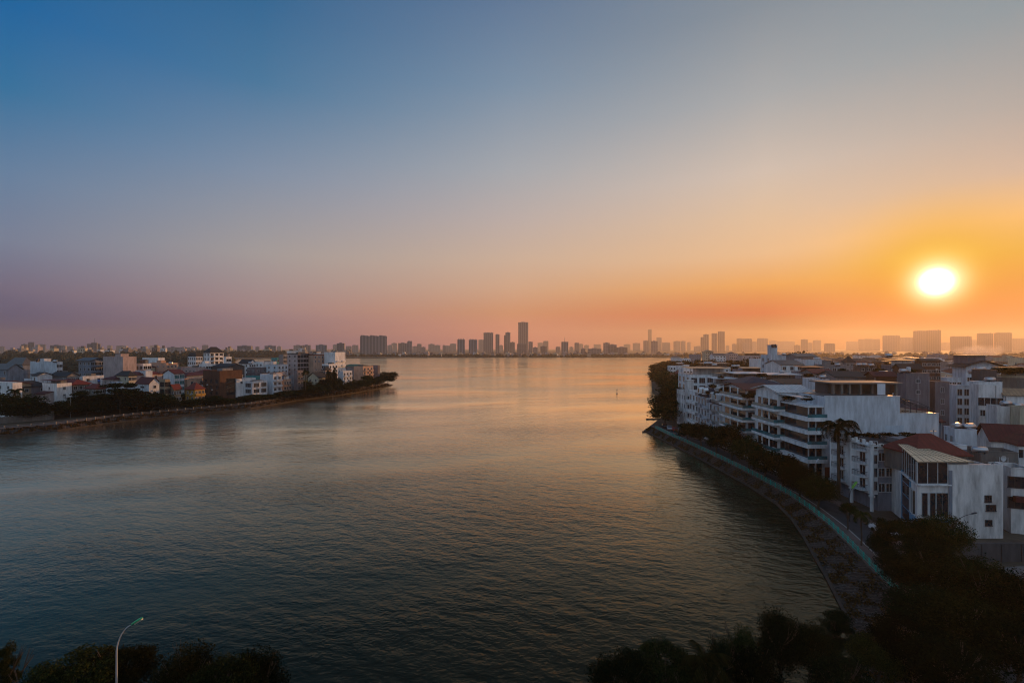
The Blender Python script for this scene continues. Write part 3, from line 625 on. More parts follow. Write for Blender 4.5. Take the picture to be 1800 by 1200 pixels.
RH('brown_loft_house', 'brown-grey house with a rooftop loft whose window glows in the sun', 1549, 1610, 632, 198, 14, wall='mauve', roof='canopy', rc='brown', win=[('F',4,1.2,1.2,[6,7])])
RH('brown_roof_house', 'wide house under a flat dark brown roof left of the gabled hall', 1608, 1654, 631, 206, 14, wall='brown', roof='gablex', rc='brown', hr=1.0, win=[('F',4,1.4,1.2)])
RH('slope_roof_house', 'low house under a long mono-pitch brown roof behind the grey windowed wall', 1570, 1622, 640, 168, 12, wall='brown', roof='gablex', rc='brown', hr=1.9, win=[])
def hall():
    d = 178; r = RH('gabled_hall', 'big white hall with a low dark gable roof and a raised roof lantern', 1674, 1762, 634, d, 22, wall='bluewhite', roof='gabley', rc='dark', hr=2.4, ov=1.6, win=[('F',1,5.5,2.0,[3],3),('F',5,1.3,1.5,[5])])
    W = (X(1762, d)-X(1698, d))*.9; H = Z(634, d)-G
    m = MB(); m.box(W*.12, W*.52, 1.5, 12, H-1.2, H+1.9); m.build('roof_lantern', wallm('mauve'), r)
    m = MB(); m.prism([(W*.06,.8),(W*.6,.8),(W*.6,13),(W*.06,13)], H+1.903, [H+2.25,H+2.15,H+2.15,H+2.25]); m.build('lantern_roof', roofm('tan'), r)
hall()
RH('grey_wall_house', 'tall mauve-grey house with a broad blank side wall and two tiny white windows', 1578, 1634, 656, 132, 16, wall='mauve', roof='flat', rc='dark', win=[('F',1,.9,.9,[5,6])], wlight=True)
RH('grey_wall_house', 'mauve-grey house stepping back right of the tiny-windowed wall, with stacked balconies', 1634.5, 1669, 671, 131, 14, wall='mauve', roof='flat', rc='dark', win=[('F',1,.7,1.4,[3,4,5])])
RH('white_blue_house', 'white house with dark slot windows right of the mauve-grey wall', 1672, 1705, 677, 142, 12, wall='bluewhite', roof='flat', rc='grey', win=[('F',2,1.1,1.9)], bands=True)
RH('lantern_house', 'pale house with a rooftop of small white chimneys in front of the gabled hall', 1656, 1690, 664, 158, 10, wall='bluewhite', roof='flat', win=[('F',3,1.0,1.4)])
RH('dark_gable_house', 'charcoal grey house with a stepped roof terrace in front of the gabled hall', 1712, 1752, 650, 128, 9, wall='darkgrey', roof='flat', win=[('F',2,.9,1.1,[5])])
RH('white_parapet_house', 'stained white house with a wide solid parapet and two outdoor cooling units', 1705, 1762, 671, 118, 12, wall='stain', roof='flat', rc='dark', win=[('F',3,1.0,1.5,[1,2,4]),('F',1,5.0,2.0,[5],3)], ac=[('F',.42,9.0),('F',.45,6.2)], pw='white')
RH('planted_terrace_house', 'grey house with a dark planted roof terrace and white columns at the right edge', 1742, 1812, 645, 134, 14, wall='concrete', roof='canopy', rc='brown', win=[('F',3,2.6,1.9,[4,5],2)], pw='cream')
RH('tan_roof_house', 'white house under a broad tan sheet roof at the right edge', 1748, 1815, 684, 116, 10, wall='white', roof='gablex', rc='tan', hr=1.6, win=[('F',3,1.0,1.2,[4])])
RH('stained_wall_house', 'house with a mould-streaked blank grey wall below two solar water heaters', 1740, 1786, 714, 110, 10, wall='stain', roof='flat', rc='dark', win=[('F',1,.6,.9,[2])])
RH('cream_house', 'cream yellow house with pale blue windows at the right edge', 1785, 1815, 716, 106, 9, wall='cream', roof='flat', win=[('F',1,.9,1.2,[1,2,3])])
RH('small_white_house', 'small white house with a visor over its window and two cylinders on the roof', 1664, 1717, 754, 91, 7, wall='bluewhite', roof='flat', rc='dark', win=[('F',1,.9,1.5,[2],1),('L',2,.8,1.5,[2,3])])
RH('maroon_roof_house', 'wide house under a maroon sheet-metal roof right of the small white house', 1716, 1812, 748, 100, 10, wall='stain', roof='gablex', rc='darkred', hr=3.4, ov=.6, win=[])
RH('hip_porch_house', 'house with a dark red hip roof over white porch columns at the right edge', 1779, 1822, 764, 84, 9, wall='white', roof='hip', rc='darkred', hr=2.0, win=[('F',2,1.3,1.5,[3])])
RH('grey_flat_house', 'dark flat-roofed house with a satellite dish behind the corner house', 1700, 1790, 792, 82, 7, wall='concrete', roof='flat', rc='dark', win=[])
RH('white_villa_in_trees', 'small white villa half hidden by the wooded point', 1178, 1188, 643, 372, 8, wall='white', roof='flat', win=[('F',2,1.1,1.4),('L',2,1.1,1.4)])
RH('white_villa_in_trees', 'white villa with a rooftop terrace higher up the wooded point', 1192, 1203, 638, 398, 9, wall='white', roof='canopy', rc='white', win=[('F',2,1.1,1.4)])
RH('red_roof_villa', 'villa with a bright red hip roof on the wooded point', 1190, 1206, 650, 330, 9, wall='white', roof='hip', rc='red', hr=3, win=[('F',3,1.1,1.3)])
RH('red_roof_villa', 'lower villa with an orange-red gable roof nearest the water on the wooded point', 1175, 1192, 656, 318, 9, wall='cream', roof='gabley', rc='orange', hr=3, win=[('F',3,1.1,1.3)])
RH('white_step_house', 'white stepped house at the end of the terrace next to the trees', 1201, 1218, 648, 290, 10, wall='white', roof='flat', win=[('F',3,1.1,1.3)], hut=(1,1,3,3,3))
# further houses rising over the peninsula trees
for (p0,p1,top,d,wall,roof,rc,lab) in [
    (1240,1254,611,560,'cream','hip','tan','pale square house with a tan pyramid roof beyond the peninsula trees'),
    (1254,1276,617,520,'white','gablex','grey','cluster of white houses with grey gables beyond the peninsula trees'),
    (1216,1232,619,600,'greyblue','flat','grey','small grey-blue house at the lake end of the peninsula roofs'),
    (1183,1197,621,640,'white','hip','grey','white villa above the trees at the tip of the peninsula'),
    (1282,1296,617,540,'pink','flat','grey','pinkish box house among the peninsula roofs'),
    (1304,1340,617,500,'pink','canopy','brown','long pinkish house with a rooftop frame among the peninsula roofs'),
    (1200,1214,626,560,'white','flat','grey','small white villa low among the peninsula trees')]:
    RH('distant_house', lab, p0, p1, top+4, d, 12, wall=wall, roof=roof, rc=rc, hr=2.5, win=[('F',4,1.2,1.3)])
# ------------------------------------------------------------------ left bank buildings
W3 = [('F',2,1.1,1.4),('R',3,1.2,1.5)]
LH('white_wing', 'low white building with a parapet at the far left edge above the palm', -20, 22, 39, 673, 196, wall='white', roof='flat', win=[('F',3,1.4,1.3)])
LH('blue_side_house', 'pale blue house with a dark roof left of the white house by the lake trees', 56, 66, 92, 655, 222, wall='bluewhite', roof='gablex', rc='dark', hr=1.6, win=[('F',1,1.2,1.4)])
LH('white_gable_house', 'broad pale wall of a house under a flat roof behind the blue-sided house', 53, 100, 110, 636, 248, wall='bluewhite', roof='flat', win=[('R',2,1.2,1.4)], hut=(3,3,4,3,2.2))
LH('hip_roof_hall', 'grey hip-roofed hall at the far left', 12, 40, 60, 629, 262, wall='greyblue', roof='hip', rc='grey', hr=4, win=[('F',3,1.8,2.0)])
LH('green_fence_house', 'grey house with a green net front at the left edge', -18, 14, 40, 640, 236, wall='greyblue', roof='gablex', rc='grey', hr=3, win=[('F',3,1.6,1.6)])
LH('plain_white_house', 'plain white house with three small windows standing among the dark lakeside trees', 74, 100, 126, 668, 207, wall='white', roof='canopy', rc='darkred', canopy_h=1.6, win=[('F',1,.8,1.2),('R',1,.8,1.2)])
LH('slate_roof_house', 'house under a wide dark slate roof between the white houses on the left', 88, 118, 140, 655, 226, wall='grey', roof='gablex', rc='dark', hr=2, win=W3)
LH('red_canopy_house', 'dark house under twin red tiled canopies left of the blank pink wall', 98, 128, 156, 668, 214, wall='grey', roof='hip', rc='red', hr=2.2, ov=1.2, win=W3)
LH('red_tile_house', 'low house with a bright red tile roof beside the lakeside trees on the left', 150, 168, 186, 676, 212, wall='concrete', roof='hip', rc='red', hr=2.0, win=W3)
LH('grey_apartment', 'large grey apartment house with a long slanting roof plane', 138, 160, 184, 629, 262, wall='greyblue', roof='gablex', rc='grey', hr=1.8, ov=1.2, win=[('F',3,1.5,1.5),('R',4,1.8,1.6)], bal=[('R',3,3.0,1.3,'solid')])
LH('pink_wall_house', 'tall house with a broad blank pinkish-grey side wall', 181, 216, 240, 627, 258, wall='pink', roof='flat', rc='dark', win=[('R',1,1.0,.6,[5])], hut=(4,4,5,4,2.2))
LH('balcony_house', 'dark open-fronted house right of the blank pinkish wall', 238, 252, 266, 632, 268, wall='white', roof='canopy', rc='brown', win=[('F',2,1.8,1.8,range(5,9)),('R',2,1.8,1.8)])
LH('low_white_house', 'low white house in front of the dark open-fronted house', 238, 256, 268, 652, 246, wall='bluewhite', roof='flat', win=[('F',1,1.0,.6,[3])])
LH('white_strip_house', 'white flat slab house behind the dark open-fronted house', 250, 278, 290, 629, 318, wall='white', roof='flat', win=[])
LH('green_turret_house', 'yellowish house with a dark hip roof below the blank pinkish wall', 204, 226, 240, 653, 238, wall='cream', roof='hip', rc='dark', hr=2.4, win=W3)
LH('peach_house', 'peach house with scattered small windows left of the light blue gable', 264, 292, 312, 638, 284, wall='peach', roof='flat', rc='brown', win=[('F',3,.9,1.0),('R',3,.9,1.0)], hut=(3,2,4,3,2))
LH('light_blue_gable_house', 'light blue gabled house with a teal glass front', 287, 306, 324, 650, 244, wall='bluewhite', roof='gabley', rc='darkred', hr=2.2, win=[('R',2,2.2,1.8,range(8),2,True)])
LH('pink_long_house', 'long pinkish house with a dark base right of the teal glass front', 318, 344, 362, 646, 288, wall='pink', roof='flat', win=[('F',4,1.4,.8)])
LH('red_skylight_house', 'low house with a dark red roof and a white dormer', 239, 262, 282, 664, 226, wall='bluewhite', roof='gablex', rc='darkred', hr=3.2, win=[('F',1,3.0,.9,[3]),('R',1,1.2,1.3)])
LH('concrete_frame_house', 'bare concrete frame with three open floors beside the red roofs', 280, 290, 299, 667, 224, wall='tan', roof='flat', win=[('F',1,2.6,2.1),('R',1,2.6,2.1)], wlight=False)
LH('red_gable_house', 'brownish house with a steep red gable right of the bare concrete frame', 297, 306, 318, 676, 226, wall='tan', roof='gabley', rc='red', hr=2.6, win=W3)
LH('yellow_villa', 'yellow villa with red spire roofs and balustrades', 326, 342, 360, 674, 232, wall='yellow', roof='hip', rc='red', hr=3.2, win=[('F',2,1.0,1.4),('R',3,1.0,1.4)], bal=[('R',2,2.4,1.0,'solid')])
LH('dormer_villa', 'white villa with a black roof seen left of the tallest white villa', 330, 344, 356, 620, 348, wall='bluewhite', roof='mansard', rc='dark', hr=3, win=[('F',4,1.0,1.8),('R',3,1.0,1.8)])
LH('tall_white_villa', 'tallest white villa on the left bank with a black hipped top floor', 358, 369, 393, 610, 322, wall='white', roof='hip', rc='dark', hr=4.0, win=[('R',3,2.0,1.8),('F',2,1.0,1.5)], bal=[('R',1,6,1.2,'solid')])
LH('white_wing_villa', 'lower white wing attached right of the tallest white villa', 393, 397, 407, 621, 318, wall='white', roof='canopy', rc='dark', win=[('R',1,3.4,1.6)])
LH('terrace_villa', 'small white villa with a stepped terrace below the tallest white villa', 350, 362, 374, 640, 296, wall='white', roof='flat', win=W3, hut=(1,1,3,3,2.4))
LH('brown_cube_house', 'large reddish-brown cubic building with a dim glazed front among trees', 357, 386, 426, 652, 250, wall='brown', roof='flat', rc='dark', win=[('F',3,1.5,1.8,range(1,4),2),('R',1,5.5,2.4,range(1,4),4)], wlight=False, cat='building')
LH('dark_hall', 'dark hall with a broad black roof behind the reddish-brown cube', 372, 400, 430, 640, 292, wall='darkgrey', roof='gablex', rc='dark', hr=2, win=[])
LH('modern_white_house', 'modern white house with an open U-shaped frame and green garden', 427, 444, 470, 670, 262, wall='bluewhite', roof='flat', rc='grey', win=[('F',1,5,2.2,[1,2],3),('R',2,3.4,2.2,[1,2],3)], wlight=True)
LH('pale_blue_house', 'house with a plain light blue side and a peach lake front', 457, 480, 495, 658, 274, wall='bluewhite', roof='flat', win=[('R',2,1.6,1.5)], bal=[('R',1,6.0,1.0,'solid')])
LH('green_net_house', 'low house wrapped in green netting behind the U-shaped white house', 432, 452, 462, 661, 292, wall='teal', roof='flat', win=[])
LH('peach_balcony_house', 'narrow peach house with balconies right of the light blue side wall', 494, 499, 512, 660, 284, wall='peach', roof='canopy', rc='dark', win=[('R',3,1.2,1.5)], bal=[('R',2,3,1.0,'rail')])
LH('grey_slim_house', 'slim grey house with dark shutters beside the palm on the left bank', 517, 523, 533, 651, 290, wall='mauve', roof='flat', win=[('R',2,1.4,1.5)], bal=[('R',1,4,1.0,'rail')])
LH('white_mid_house', 'low white house with a black gable in the middle of the left bank', 420, 438, 450, 632, 330, wall='white', roof='gablex', rc='dark', hr=3.0, win=W3)
LH('white_mid_house', 'bright white flat house right of the black-gabled one on the left bank', 449, 462, 486, 636, 322, wall='white', roof='flat', win=[('F',2,1.1,1.4),('R',1,1.2,1.2)])
LH('teal_roof_house', 'greenish roofed house left of the grey windowless tower', 477, 487, 498, 629, 352, wall='teal', roof='flat', win=W3)
LH('grey_tower_house', 'grey house with a plain tall side wall and dark front', 490, 498, 507, 623, 346, wall='grey', roof='flat', rc='dark', win=[('R',3,1.6,1.8)])
LH('grey_grid_house', 'tall grey-sided house with a white gridded front of dark balconies', 505, 523, 543, 621, 330, wall='pink', roof='flat', rc='dark', win=[('R',4,2.2,2.2),('F',2,.8,1.0)], pw='darkgrey', wlight=False)
LH('peach_tower_house', 'tall house with a dark red side wall and a peach windowed front', 542, 551, 570, 618, 338, wall='peach', roof='canopy', rc='brown', canopy_h=2.0, win=[('R',3,.9,1.6,[6,7,8]),('R',2,1.0,.6,[3,4])], pw='redbrick')
LH('stacked_cube_house', 'white house of stacked offset cubes near the tip of the left bank', 570, 589, 607, 619, 342, wall='white', roof='flat', win=[('F',3,1.4,1.6,range(0,5)),('R',1,1.6,1.6,[8])], bal=[('R',2,3.6,1.4,'solid',[4,5,6])])
LH('glass_base_house', 'low glass-fronted white annex below the stacked cubes', 566, 578, 594, 640, 326, wall='white', roof='flat', win=[('F',4,1.6,2.0),('R',3,1.4,1.8)])
LH('gable_villa', 'dark gabled villa with a pale pediment between the trees', 541, 560, 576, 655, 304, wall='cream', roof='gabley', rc='dark', hr=3.6, win=W3)
LH('blue_grey_house', 'pale blue house with peach-edged balconies near the bank tip', 594, 603, 619, 652, 322, wall='bluewhite', roof='flat', win=[('R',3,1.4,1.5)], bal=[('R',2,3,1.0,'solid')])
LH('orange_balcony_house', 'house with staggered sunlit orange balconies near the bank tip', 622, 638, 656, 644, 352, wall='peach', roof='flat', win=[('R',3,1.6,1.5)], bal=[('R',2,4,1.6,'solid')])
LH('long_grey_roof_house', 'long house under a flat grey-green roof near the bank tip', 604, 624, 648, 641, 372, wall='greyblue', roof='gablex', rc='green', hr=1.4, win=W3)
LH('end_grey_house', 'grey block that is the last building before the tip of the left bank', 652, 664, 668, 642, 372, wall='mauve', roof='flat', win=[('F',2,1.2,1.3)])
LH('small_peach_house', 'small peach house under a dark roof left of the pale pediment villa', 566, 572, 582, 646, 314, wall='peach', roof='hip', rc='dark', hr=2, win=W3)
LH('yellow_gate_house', 'narrow yellow house glimpsed between the promenade trees', 530, 533, 541, 669, 300, wall='yellow', roof='flat', win=W3)
LH('rooftop_house', 'white house with cylinders on the roof left of the grid-fronted house', 468, 488, 506, 641, 318, wall='bluewhite', roof='flat', win=W3)
# ------------------------------------------------------------------ trees
def leaf_mat(name, c1, c2, c3):
    m = bpy.data.materials.new(name); m.use_nodes = True; nt = m.node_tree; N = nt.nodes; Lk = nt.links; N.remove(N['Principled BSDF'])
    g = N.new('ShaderNodeNewGeometry'); oi = N.new('ShaderNodeObjectInfo')
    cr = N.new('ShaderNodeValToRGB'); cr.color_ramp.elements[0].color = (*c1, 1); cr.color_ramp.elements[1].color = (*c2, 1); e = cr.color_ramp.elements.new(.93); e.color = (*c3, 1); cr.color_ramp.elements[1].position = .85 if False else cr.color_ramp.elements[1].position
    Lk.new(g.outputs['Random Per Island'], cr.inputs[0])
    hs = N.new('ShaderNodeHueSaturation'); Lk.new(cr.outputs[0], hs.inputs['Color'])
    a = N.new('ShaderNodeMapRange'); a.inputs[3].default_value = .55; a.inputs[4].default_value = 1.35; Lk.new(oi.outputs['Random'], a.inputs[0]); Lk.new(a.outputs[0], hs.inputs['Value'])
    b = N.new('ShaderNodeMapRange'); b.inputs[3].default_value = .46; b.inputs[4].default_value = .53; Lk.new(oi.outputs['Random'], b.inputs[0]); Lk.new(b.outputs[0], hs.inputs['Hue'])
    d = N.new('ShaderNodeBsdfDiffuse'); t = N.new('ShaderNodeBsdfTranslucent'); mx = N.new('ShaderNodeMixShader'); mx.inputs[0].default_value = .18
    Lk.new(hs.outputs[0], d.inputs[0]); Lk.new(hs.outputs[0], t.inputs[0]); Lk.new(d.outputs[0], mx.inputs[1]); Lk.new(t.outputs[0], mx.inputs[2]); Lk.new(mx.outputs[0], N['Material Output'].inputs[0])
    return m
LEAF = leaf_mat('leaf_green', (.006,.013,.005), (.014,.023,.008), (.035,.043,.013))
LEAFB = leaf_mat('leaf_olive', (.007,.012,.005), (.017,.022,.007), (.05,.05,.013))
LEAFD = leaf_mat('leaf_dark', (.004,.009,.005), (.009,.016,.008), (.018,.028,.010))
def quads_mesh(name, C, A, B, mat):
    """C centres, A,B half axes -> mesh of separate leaf quads"""
    n = len(C); V = np.empty((n, 4, 3)); V[:,0] = C-A; V[:,1] = C-B*.55; V[:,2] = C+A; V[:,3] = C+B*.55
    me = bpy.data.meshes.new(name); me.vertices.add(n*4); me.vertices.foreach_set('co', V.reshape(-1))
    me.loops.add(n*4); me.loops.foreach_set('vertex_index', np.arange(n*4)); me.polygons.add(n)
    me.polygons.foreach_set('loop_start', np.arange(n)*4); me.polygons.foreach_set('loop_total', np.full(n, 4)); me.materials.append(mat); me.update(); me.validate(); return me
def crown_mesh(kind, n, leaf, seed, mat, nb=34):
    r = np.random.RandomState(seed); cs = []; rs = []
    while len(cs) < nb:
        p = r.uniform(-1, 1, 3); q = np.linalg.norm(p)
        if kind == 'round':
            if .35 < q < .80 and p[2] > -.62: cs.append(p*np.array([1,1,.9])); rs.append(r.uniform(.2,.38))
        elif kind == 'spread':
            if .3 < math.hypot(p[0],p[1]) < .84 or q < .3:
                zz = .35*(1-math.hypot(p[0],p[1])**2)+r.uniform(-.35,.25); cs.append(np.array([p[0],p[1],zz*1.4])); rs.append(r.uniform(.16,.32))
        elif kind == 'cone':
            z = r.uniform(-.9,.85); w = (1-(z+1)/2)*.85+.08; a = r.uniform(0,6.28); cs.append(np.array([w*math.cos(a)*r.uniform(.3,.9), w*math.sin(a)*r.uniform(.3,.9), z])); rs.append(.12+.22*w)
        elif kind == 'layered':
            z = r.choice([-.75,-.35,.05,.4,.75])+r.uniform(-.06,.06); w = .85*math.sqrt(max(.1, 1-((z+.2)/1.25)**2)); a = r.uniform(0,6.28); k = r.uniform(.2,.95)
            cs.append(np.array([w*k*math.cos(a), w*k*math.sin(a), z])); rs.append(r.uniform(.16,.28))
    cs = np.array(cs); rs = np.array(rs); wgt = rs**2; idx = r.choice(nb, n, p=wgt/wgt.sum())
    d = r.normal(size=(n,3)); d /= np.linalg.norm(d, axis=1)[:,None]
    flat = np.array([1,1,.45]) if kind in ('layered','spread') else np.array([1,1,.85])
    rad = rs[idx]*np.where(r.rand(n) < .72, r.uniform(.75,1.08,n), r.uniform(.1,.8,n))
    C = cs[idx]+d*rad[:,None]*flat
    C += r.normal(scale=.022, size=C.shape)
    A = r.normal(size=(n,3)); A[:,2] *= .6; A /= np.linalg.norm(A, axis=1)[:,None]; T = r.normal(size=(n,3)); B = np.cross(A, T); B /= np.linalg.norm(B, axis=1)[:,None]
    s = leaf*r.uniform(.6,1.4,n)[:,None]
    return quads_mesh('crown', C, A*s, B*s, mat)
def trunk_mesh(seed, spread=.55, h=1.0, wild=False):
    r = random.Random(seed); m = MB()
    m.tube([(0,0,-.03),(.012,0,.15),(-.008,.01,.34),(.01,-.005,.5)], [.034,.026,.022,.018], 8)
    for i in range(7):
        a = i*2.4+r.uniform(-.4,.4); z0 = r.uniform(.30,.5); q = spread*r.uniform(.25,.5); z1 = z0+r.uniform(.15,.38)
        m.tube([(0,0,z0),(q*.45*math.cos(a),q*.45*math.sin(a),(z0+z1)/2+.01),(q*math.cos(a),q*math.sin(a),z1)], [.014,.009,.004], 5)
        for j in range(3):
            b = a+r.uniform(-.8,.8); m.tube([(q*.6*math.cos(a),q*.6*math.sin(a),z0+(z1-z0)*.62),(q*.6*math.cos(a)+.1*math.cos(b),q*.6*math.sin(a)+.1*math.sin(b),z1+.08)], [.005,.002], 4)
    return m.mesh('trunk', BARK)
TRUNKS = [trunk_mesh(i) for i in range(4)]
P = {}
def proto(kind, res, k, mat='g'):
    key = (kind, res, k, mat)
    if key not in P:
        n, lf, nb = {'far': (1900,.088,34), 'mid': (5200,.052,48), 'near': (20000,.027,90)}[res]
        P[key] = crown_mesh(kind, n, lf, abs(hash((kind, res, k))) % 9999 if False else {'round':11,'spread':23,'cone':37,'layered':53}[kind]+k*7+{'far':0,'mid':100,'near':200}[res], {'g':LEAF,'o':LEAFB,'d':LEAFD}[mat], nb)
    return P[key]
TN = [0]
def tree(name, label, x, y, h, w, kind='round', res='mid', mat='g', zb=G, group=None, low=.30, cat='tree'):
    """h total height, w crown width; crown occupies the upper part"""
    TN[0] += 1; k = TN[0]; rnd = random.Random(k*13+5)
    root = empty(name, (x, y, zb), rnd.uniform(0, 6.28)); tag(root, label, cat, group)
    ch = h*(1-low); o = link('crown', proto(kind, res, k % 3, mat), root, (0,0,h-ch/2*.98), 0, (w/2*rnd.uniform(.92,1.08), w/2*rnd.uniform(.92,1.08), ch/2))
    link('trunk', TRUNKS[k % 4], root, (0,0,0), 0, (h*.9,h*.9,h))
    return root
def palm_mesh(n, L, seed, droop=1.0, leafw=.03):
    r = random.Random(seed); m = MB()
    for i in range(n):
        a = i*2.399+r.uniform(-.2,.2); e0 = r.uniform(-.1, 1.15); pts = []; p = Vector((0,0,0)); e = e0; seg = 9; lf = L*r.uniform(.85,1.1)
        for s in range(seg+1):
            pts.append(p.copy()); p = p+Vector((math.cos(a)*math.cos(e), math.sin(a)*math.cos(e), math.sin(e)))*(lf/seg); e -= droop*.24*(1+s*.12)
        m.tube(pts, [.035*(1-s/(seg+2)) for s in range(seg+1)], 4, cap=False)
        side = Vector((-math.sin(a), math.cos(a), 0))
        for s in range(1, seg*3):
            t = s/3; i0 = int(t); f = t-i0
            if i0 >= seg: break
            q = pts[i0].lerp(pts[i0+1], f); dr = (pts[i0+1]-pts[i0]).normalized(); ll = L*.24*math.sin(math.pi*min(1,(t/seg)*.85+.15))
            for sg in (-1, 1):
                tip = q+side*sg*ll*.8+dr*ll*.5-Vector((0,0,ll*.55)); wv = dr*L*leafw
                m.face([q-wv*.5, q+wv*.5, tip]) if False else m.face([q-wv*.6, q+wv*.6, tip+wv*.15, tip-wv*.15])
    return m
def palm(name, label, x, y, h, L, seed=1, n=18, mat=None, trunk_r=.2, zb=G, droop=1.0, group=None):
    root = empty(name, (x, y, zb)); tag(root, label, 'palm', group)
    palm_mesh(n, L, seed, droop).build('fronds', mat or LEAF, root, (0,0,h))
    t = MB(); t.tube([(0,0,-.2),(0.05,0,h*.3),(-.03,0,h*.7),(0,0,h+.05)], [trunk_r*1.25,trunk_r*1.1,trunk_r*.95,trunk_r*.7], 10); t.build('trunk', BARK, root)
    return root
def TP(name, label, px, top, wpx, d, **k):
    if name in ('promenade_tree','lakeside_tree','garden_tree'): wpx *= 1.12 if name == 'promenade_tree' else 1.35; top += (int(px*7) % 5-2)*2.2 if name == 'promenade_tree' else 0; k['low'] = k.get('low', .3)*.6
    """tree at photo column px, crown top row, crown width in photo pixels, depth d"""
    h = Z(top, d)-G; return tree(name, label, X(px, d)-(2.4 if name == 'promenade_tree' else 0), d, h, wpx/F*d, **k)
# --- right promenade
TP('promenade_tree', 'big dark round tree at the sharp bend of the right lake wall', 1180, 711, 52, 176, res='mid', low=.2)
TP('promenade_tree', 'bright olive-green tree above the parked cars at the bend', 1192, 688, 26, 206, mat='o', low=.2)
TP('promenade_tree', 'round promenade tree just right of the parked cars', 1222, 737, 44, 146, low=.28)
TP('promenade_tree', 'dark promenade tree below the end of the white terrace', 1246, 740, 40, 137, low=.28)
TP('promenade_tree', 'dark promenade tree below the light blue terrace house', 1274, 742, 46, 129, low=.25)
TP('promenade_tree', 'tall dark promenade tree in front of the ribbed grey wall', 1303, 743, 52, 121, low=.25)
TP('promenade_tree', 'broad promenade tree below the red-roofed apartment block', 1334, 762, 52, 112, low=.25)
TP('garden_tree', 'tall reddish-brown leaved tree between the two balconied apartment blocks', 1344, 735, 22, 116, mat='o', kind='cone', low=.1)
TP('promenade_tree', 'dark promenade tree below the teal top-floor glazing', 1364, 783, 56, 104, low=.25)
TP('promenade_tree', 'dark promenade tree at the foot of the white hotel balconies', 1396, 792, 54, 97, low=.25)
TP('promenade_tree', 'leafy promenade tree left of the royal palm', 1428, 816, 60, 90, res='near', mat='o', low=.25)
TP('promenade_tree', 'olive promenade tree below the curved hotel front', 1462, 826, 62, 84, res='near', mat='o', low=.25)
TP('street_tree', 'small thin-stemmed street tree beside the teal railing', 1490, 882, 30, 75, kind='round', low=.5)
TP('street_tree', 'dark conical street tree with propped trunk beside the teal railing', 1551, 908, 56, 63.5, kind='cone', res='near', mat='d', low=.18)
TP('yard_tree', 'wide crowned tree hiding the foot of the corner house', 1600, 908, 100, 62, kind='spread', res='near', mat='o', low=.3)
TP('yard_tree', 'tree with yellow-green tips in front of the blank stained wall', 1660, 898, 92, 60, kind='round', res='near', mat='o', low=.3)
TP('yard_tree', 'low dark tree in front of the street of the corner house', 1628, 940, 90, 58, kind='spread', res='near', mat='d', low=.25)
TP('yard_tree', 'dark leafy tree right of the white parked car', 1585, 965, 84, 54, kind='round', res='near', mat='d', low=.2)
TP('royal_palm_front', None, 0, 700, 1, 90, low=.3) if False else None
palm('royal_palm', 'tall royal palm with drooping fronds before the blank white wall', X(1474, 90), 90, Z(750, 90)-G, 5.4, seed=3, n=17, droop=1.0, trunk_r=.26, mat=LEAFD)
palm('street_palm', 'small palm on a thin stem beside the right road', X(1514, 69), 69, Z(905, 69)-G, 2.3, seed=5, n=14, droop=1.1, trunk_r=.1)
# --- bottom right mass
for (px, top, w, d, kind, mt, lab) in [
    (1650, 968, 120, 50, 'spread', 'o', 'spreading tree with light tips at the right below the blank stained wall'),
    (1725, 978, 120, 48, 'round', 'g', 'dark dense tree beside the grey tin roof at the right edge'),
    (1795, 1000, 110, 44, 'round', 'd', 'dense dark tree cut by the right edge'),
    (1620, 1020, 110, 46, 'round', 'd', 'dark tree overhanging the end of the teal railing'),
    (1700, 1040, 150, 41, 'round', 'g', 'very large dark tree low at the right'),
    (1790, 1075, 150, 38, 'spread', 'd', 'lower dark tree in the bottom right corner'),
    (1600, 1085, 120, 40, 'spread', 'd', 'dark tree at the foot of the embankment slope'),
    (1680, 1120, 150, 36, 'round', 'd', 'dark tree touching the bottom edge left of the corner'),
    (1545, 1120, 100, 40, 'spread', 'o', 'thin scrubby tree over the lower embankment slope'),
    (1470, 1072, 64, 44, 'layered', 'd', 'sparse upright tree against the glittering water'),
    (1372, 1068, 92, 40, 'round', 'd', 'tallest dark tree at the bottom edge against the water'),
    (1425, 1092, 90, 41, 'round', 'g', 'bushy tree between the tallest tree and the sparse one'),
    (1305, 1092, 64, 38, 'round', 'g', 'narrow tree left of the tallest bottom tree'),
    (1262, 1112, 50, 37, 'round', 'd', 'small round topped tree standing left among the bottom trees'),
    (1330, 1128, 100, 35, 'round', 'd', 'dark bush filling the bottom edge under the tallest bottom tree'),
    (1170, 1134, 130, 36, 'spread', 'g', 'flat-topped feathery tree at the bottom edge centre right'),
    (1100, 1150, 120, 35, 'spread', 'd', 'leftmost feathery tree of the bottom centre clump'),
    (1225, 1150, 110, 33, 'round', 'g', 'low tree beside the orange-tipped palm at the bottom'),
    (1480, 1140, 120, 35, 'round', 'd', 'dark tree at the bottom edge below the sparse upright tree'),
    (125, 1146, 150, 34, 'spread', 'o', 'broad tree left of the green-headed lamp at the bottom left'),
    (215, 1122, 110, 36, 'spread', 'o', 'tree rising behind the green-headed lamp'),
    (325, 1126, 110, 35, 'round', 'o', 'round tree right of the green-headed lamp'),
    (450, 1134, 110, 34, 'round', 'd', 'dark tree ending the bottom left clump on the right'),
    (390, 1152, 120, 32, 'spread', 'g', 'low tree between the round trees right of the lamp'),
    (60, 1166, 120, 32, 'round', 'd', 'low dark tree in the bottom left corner'),
    (10, 1130, 50, 36, 'layered', 'o', 'thin reddish twiggy tree at the bottom left edge')]:
    TP('foreground_tree', lab, px, top, w, d, kind=kind, res='near', mat=mt, low=.12)
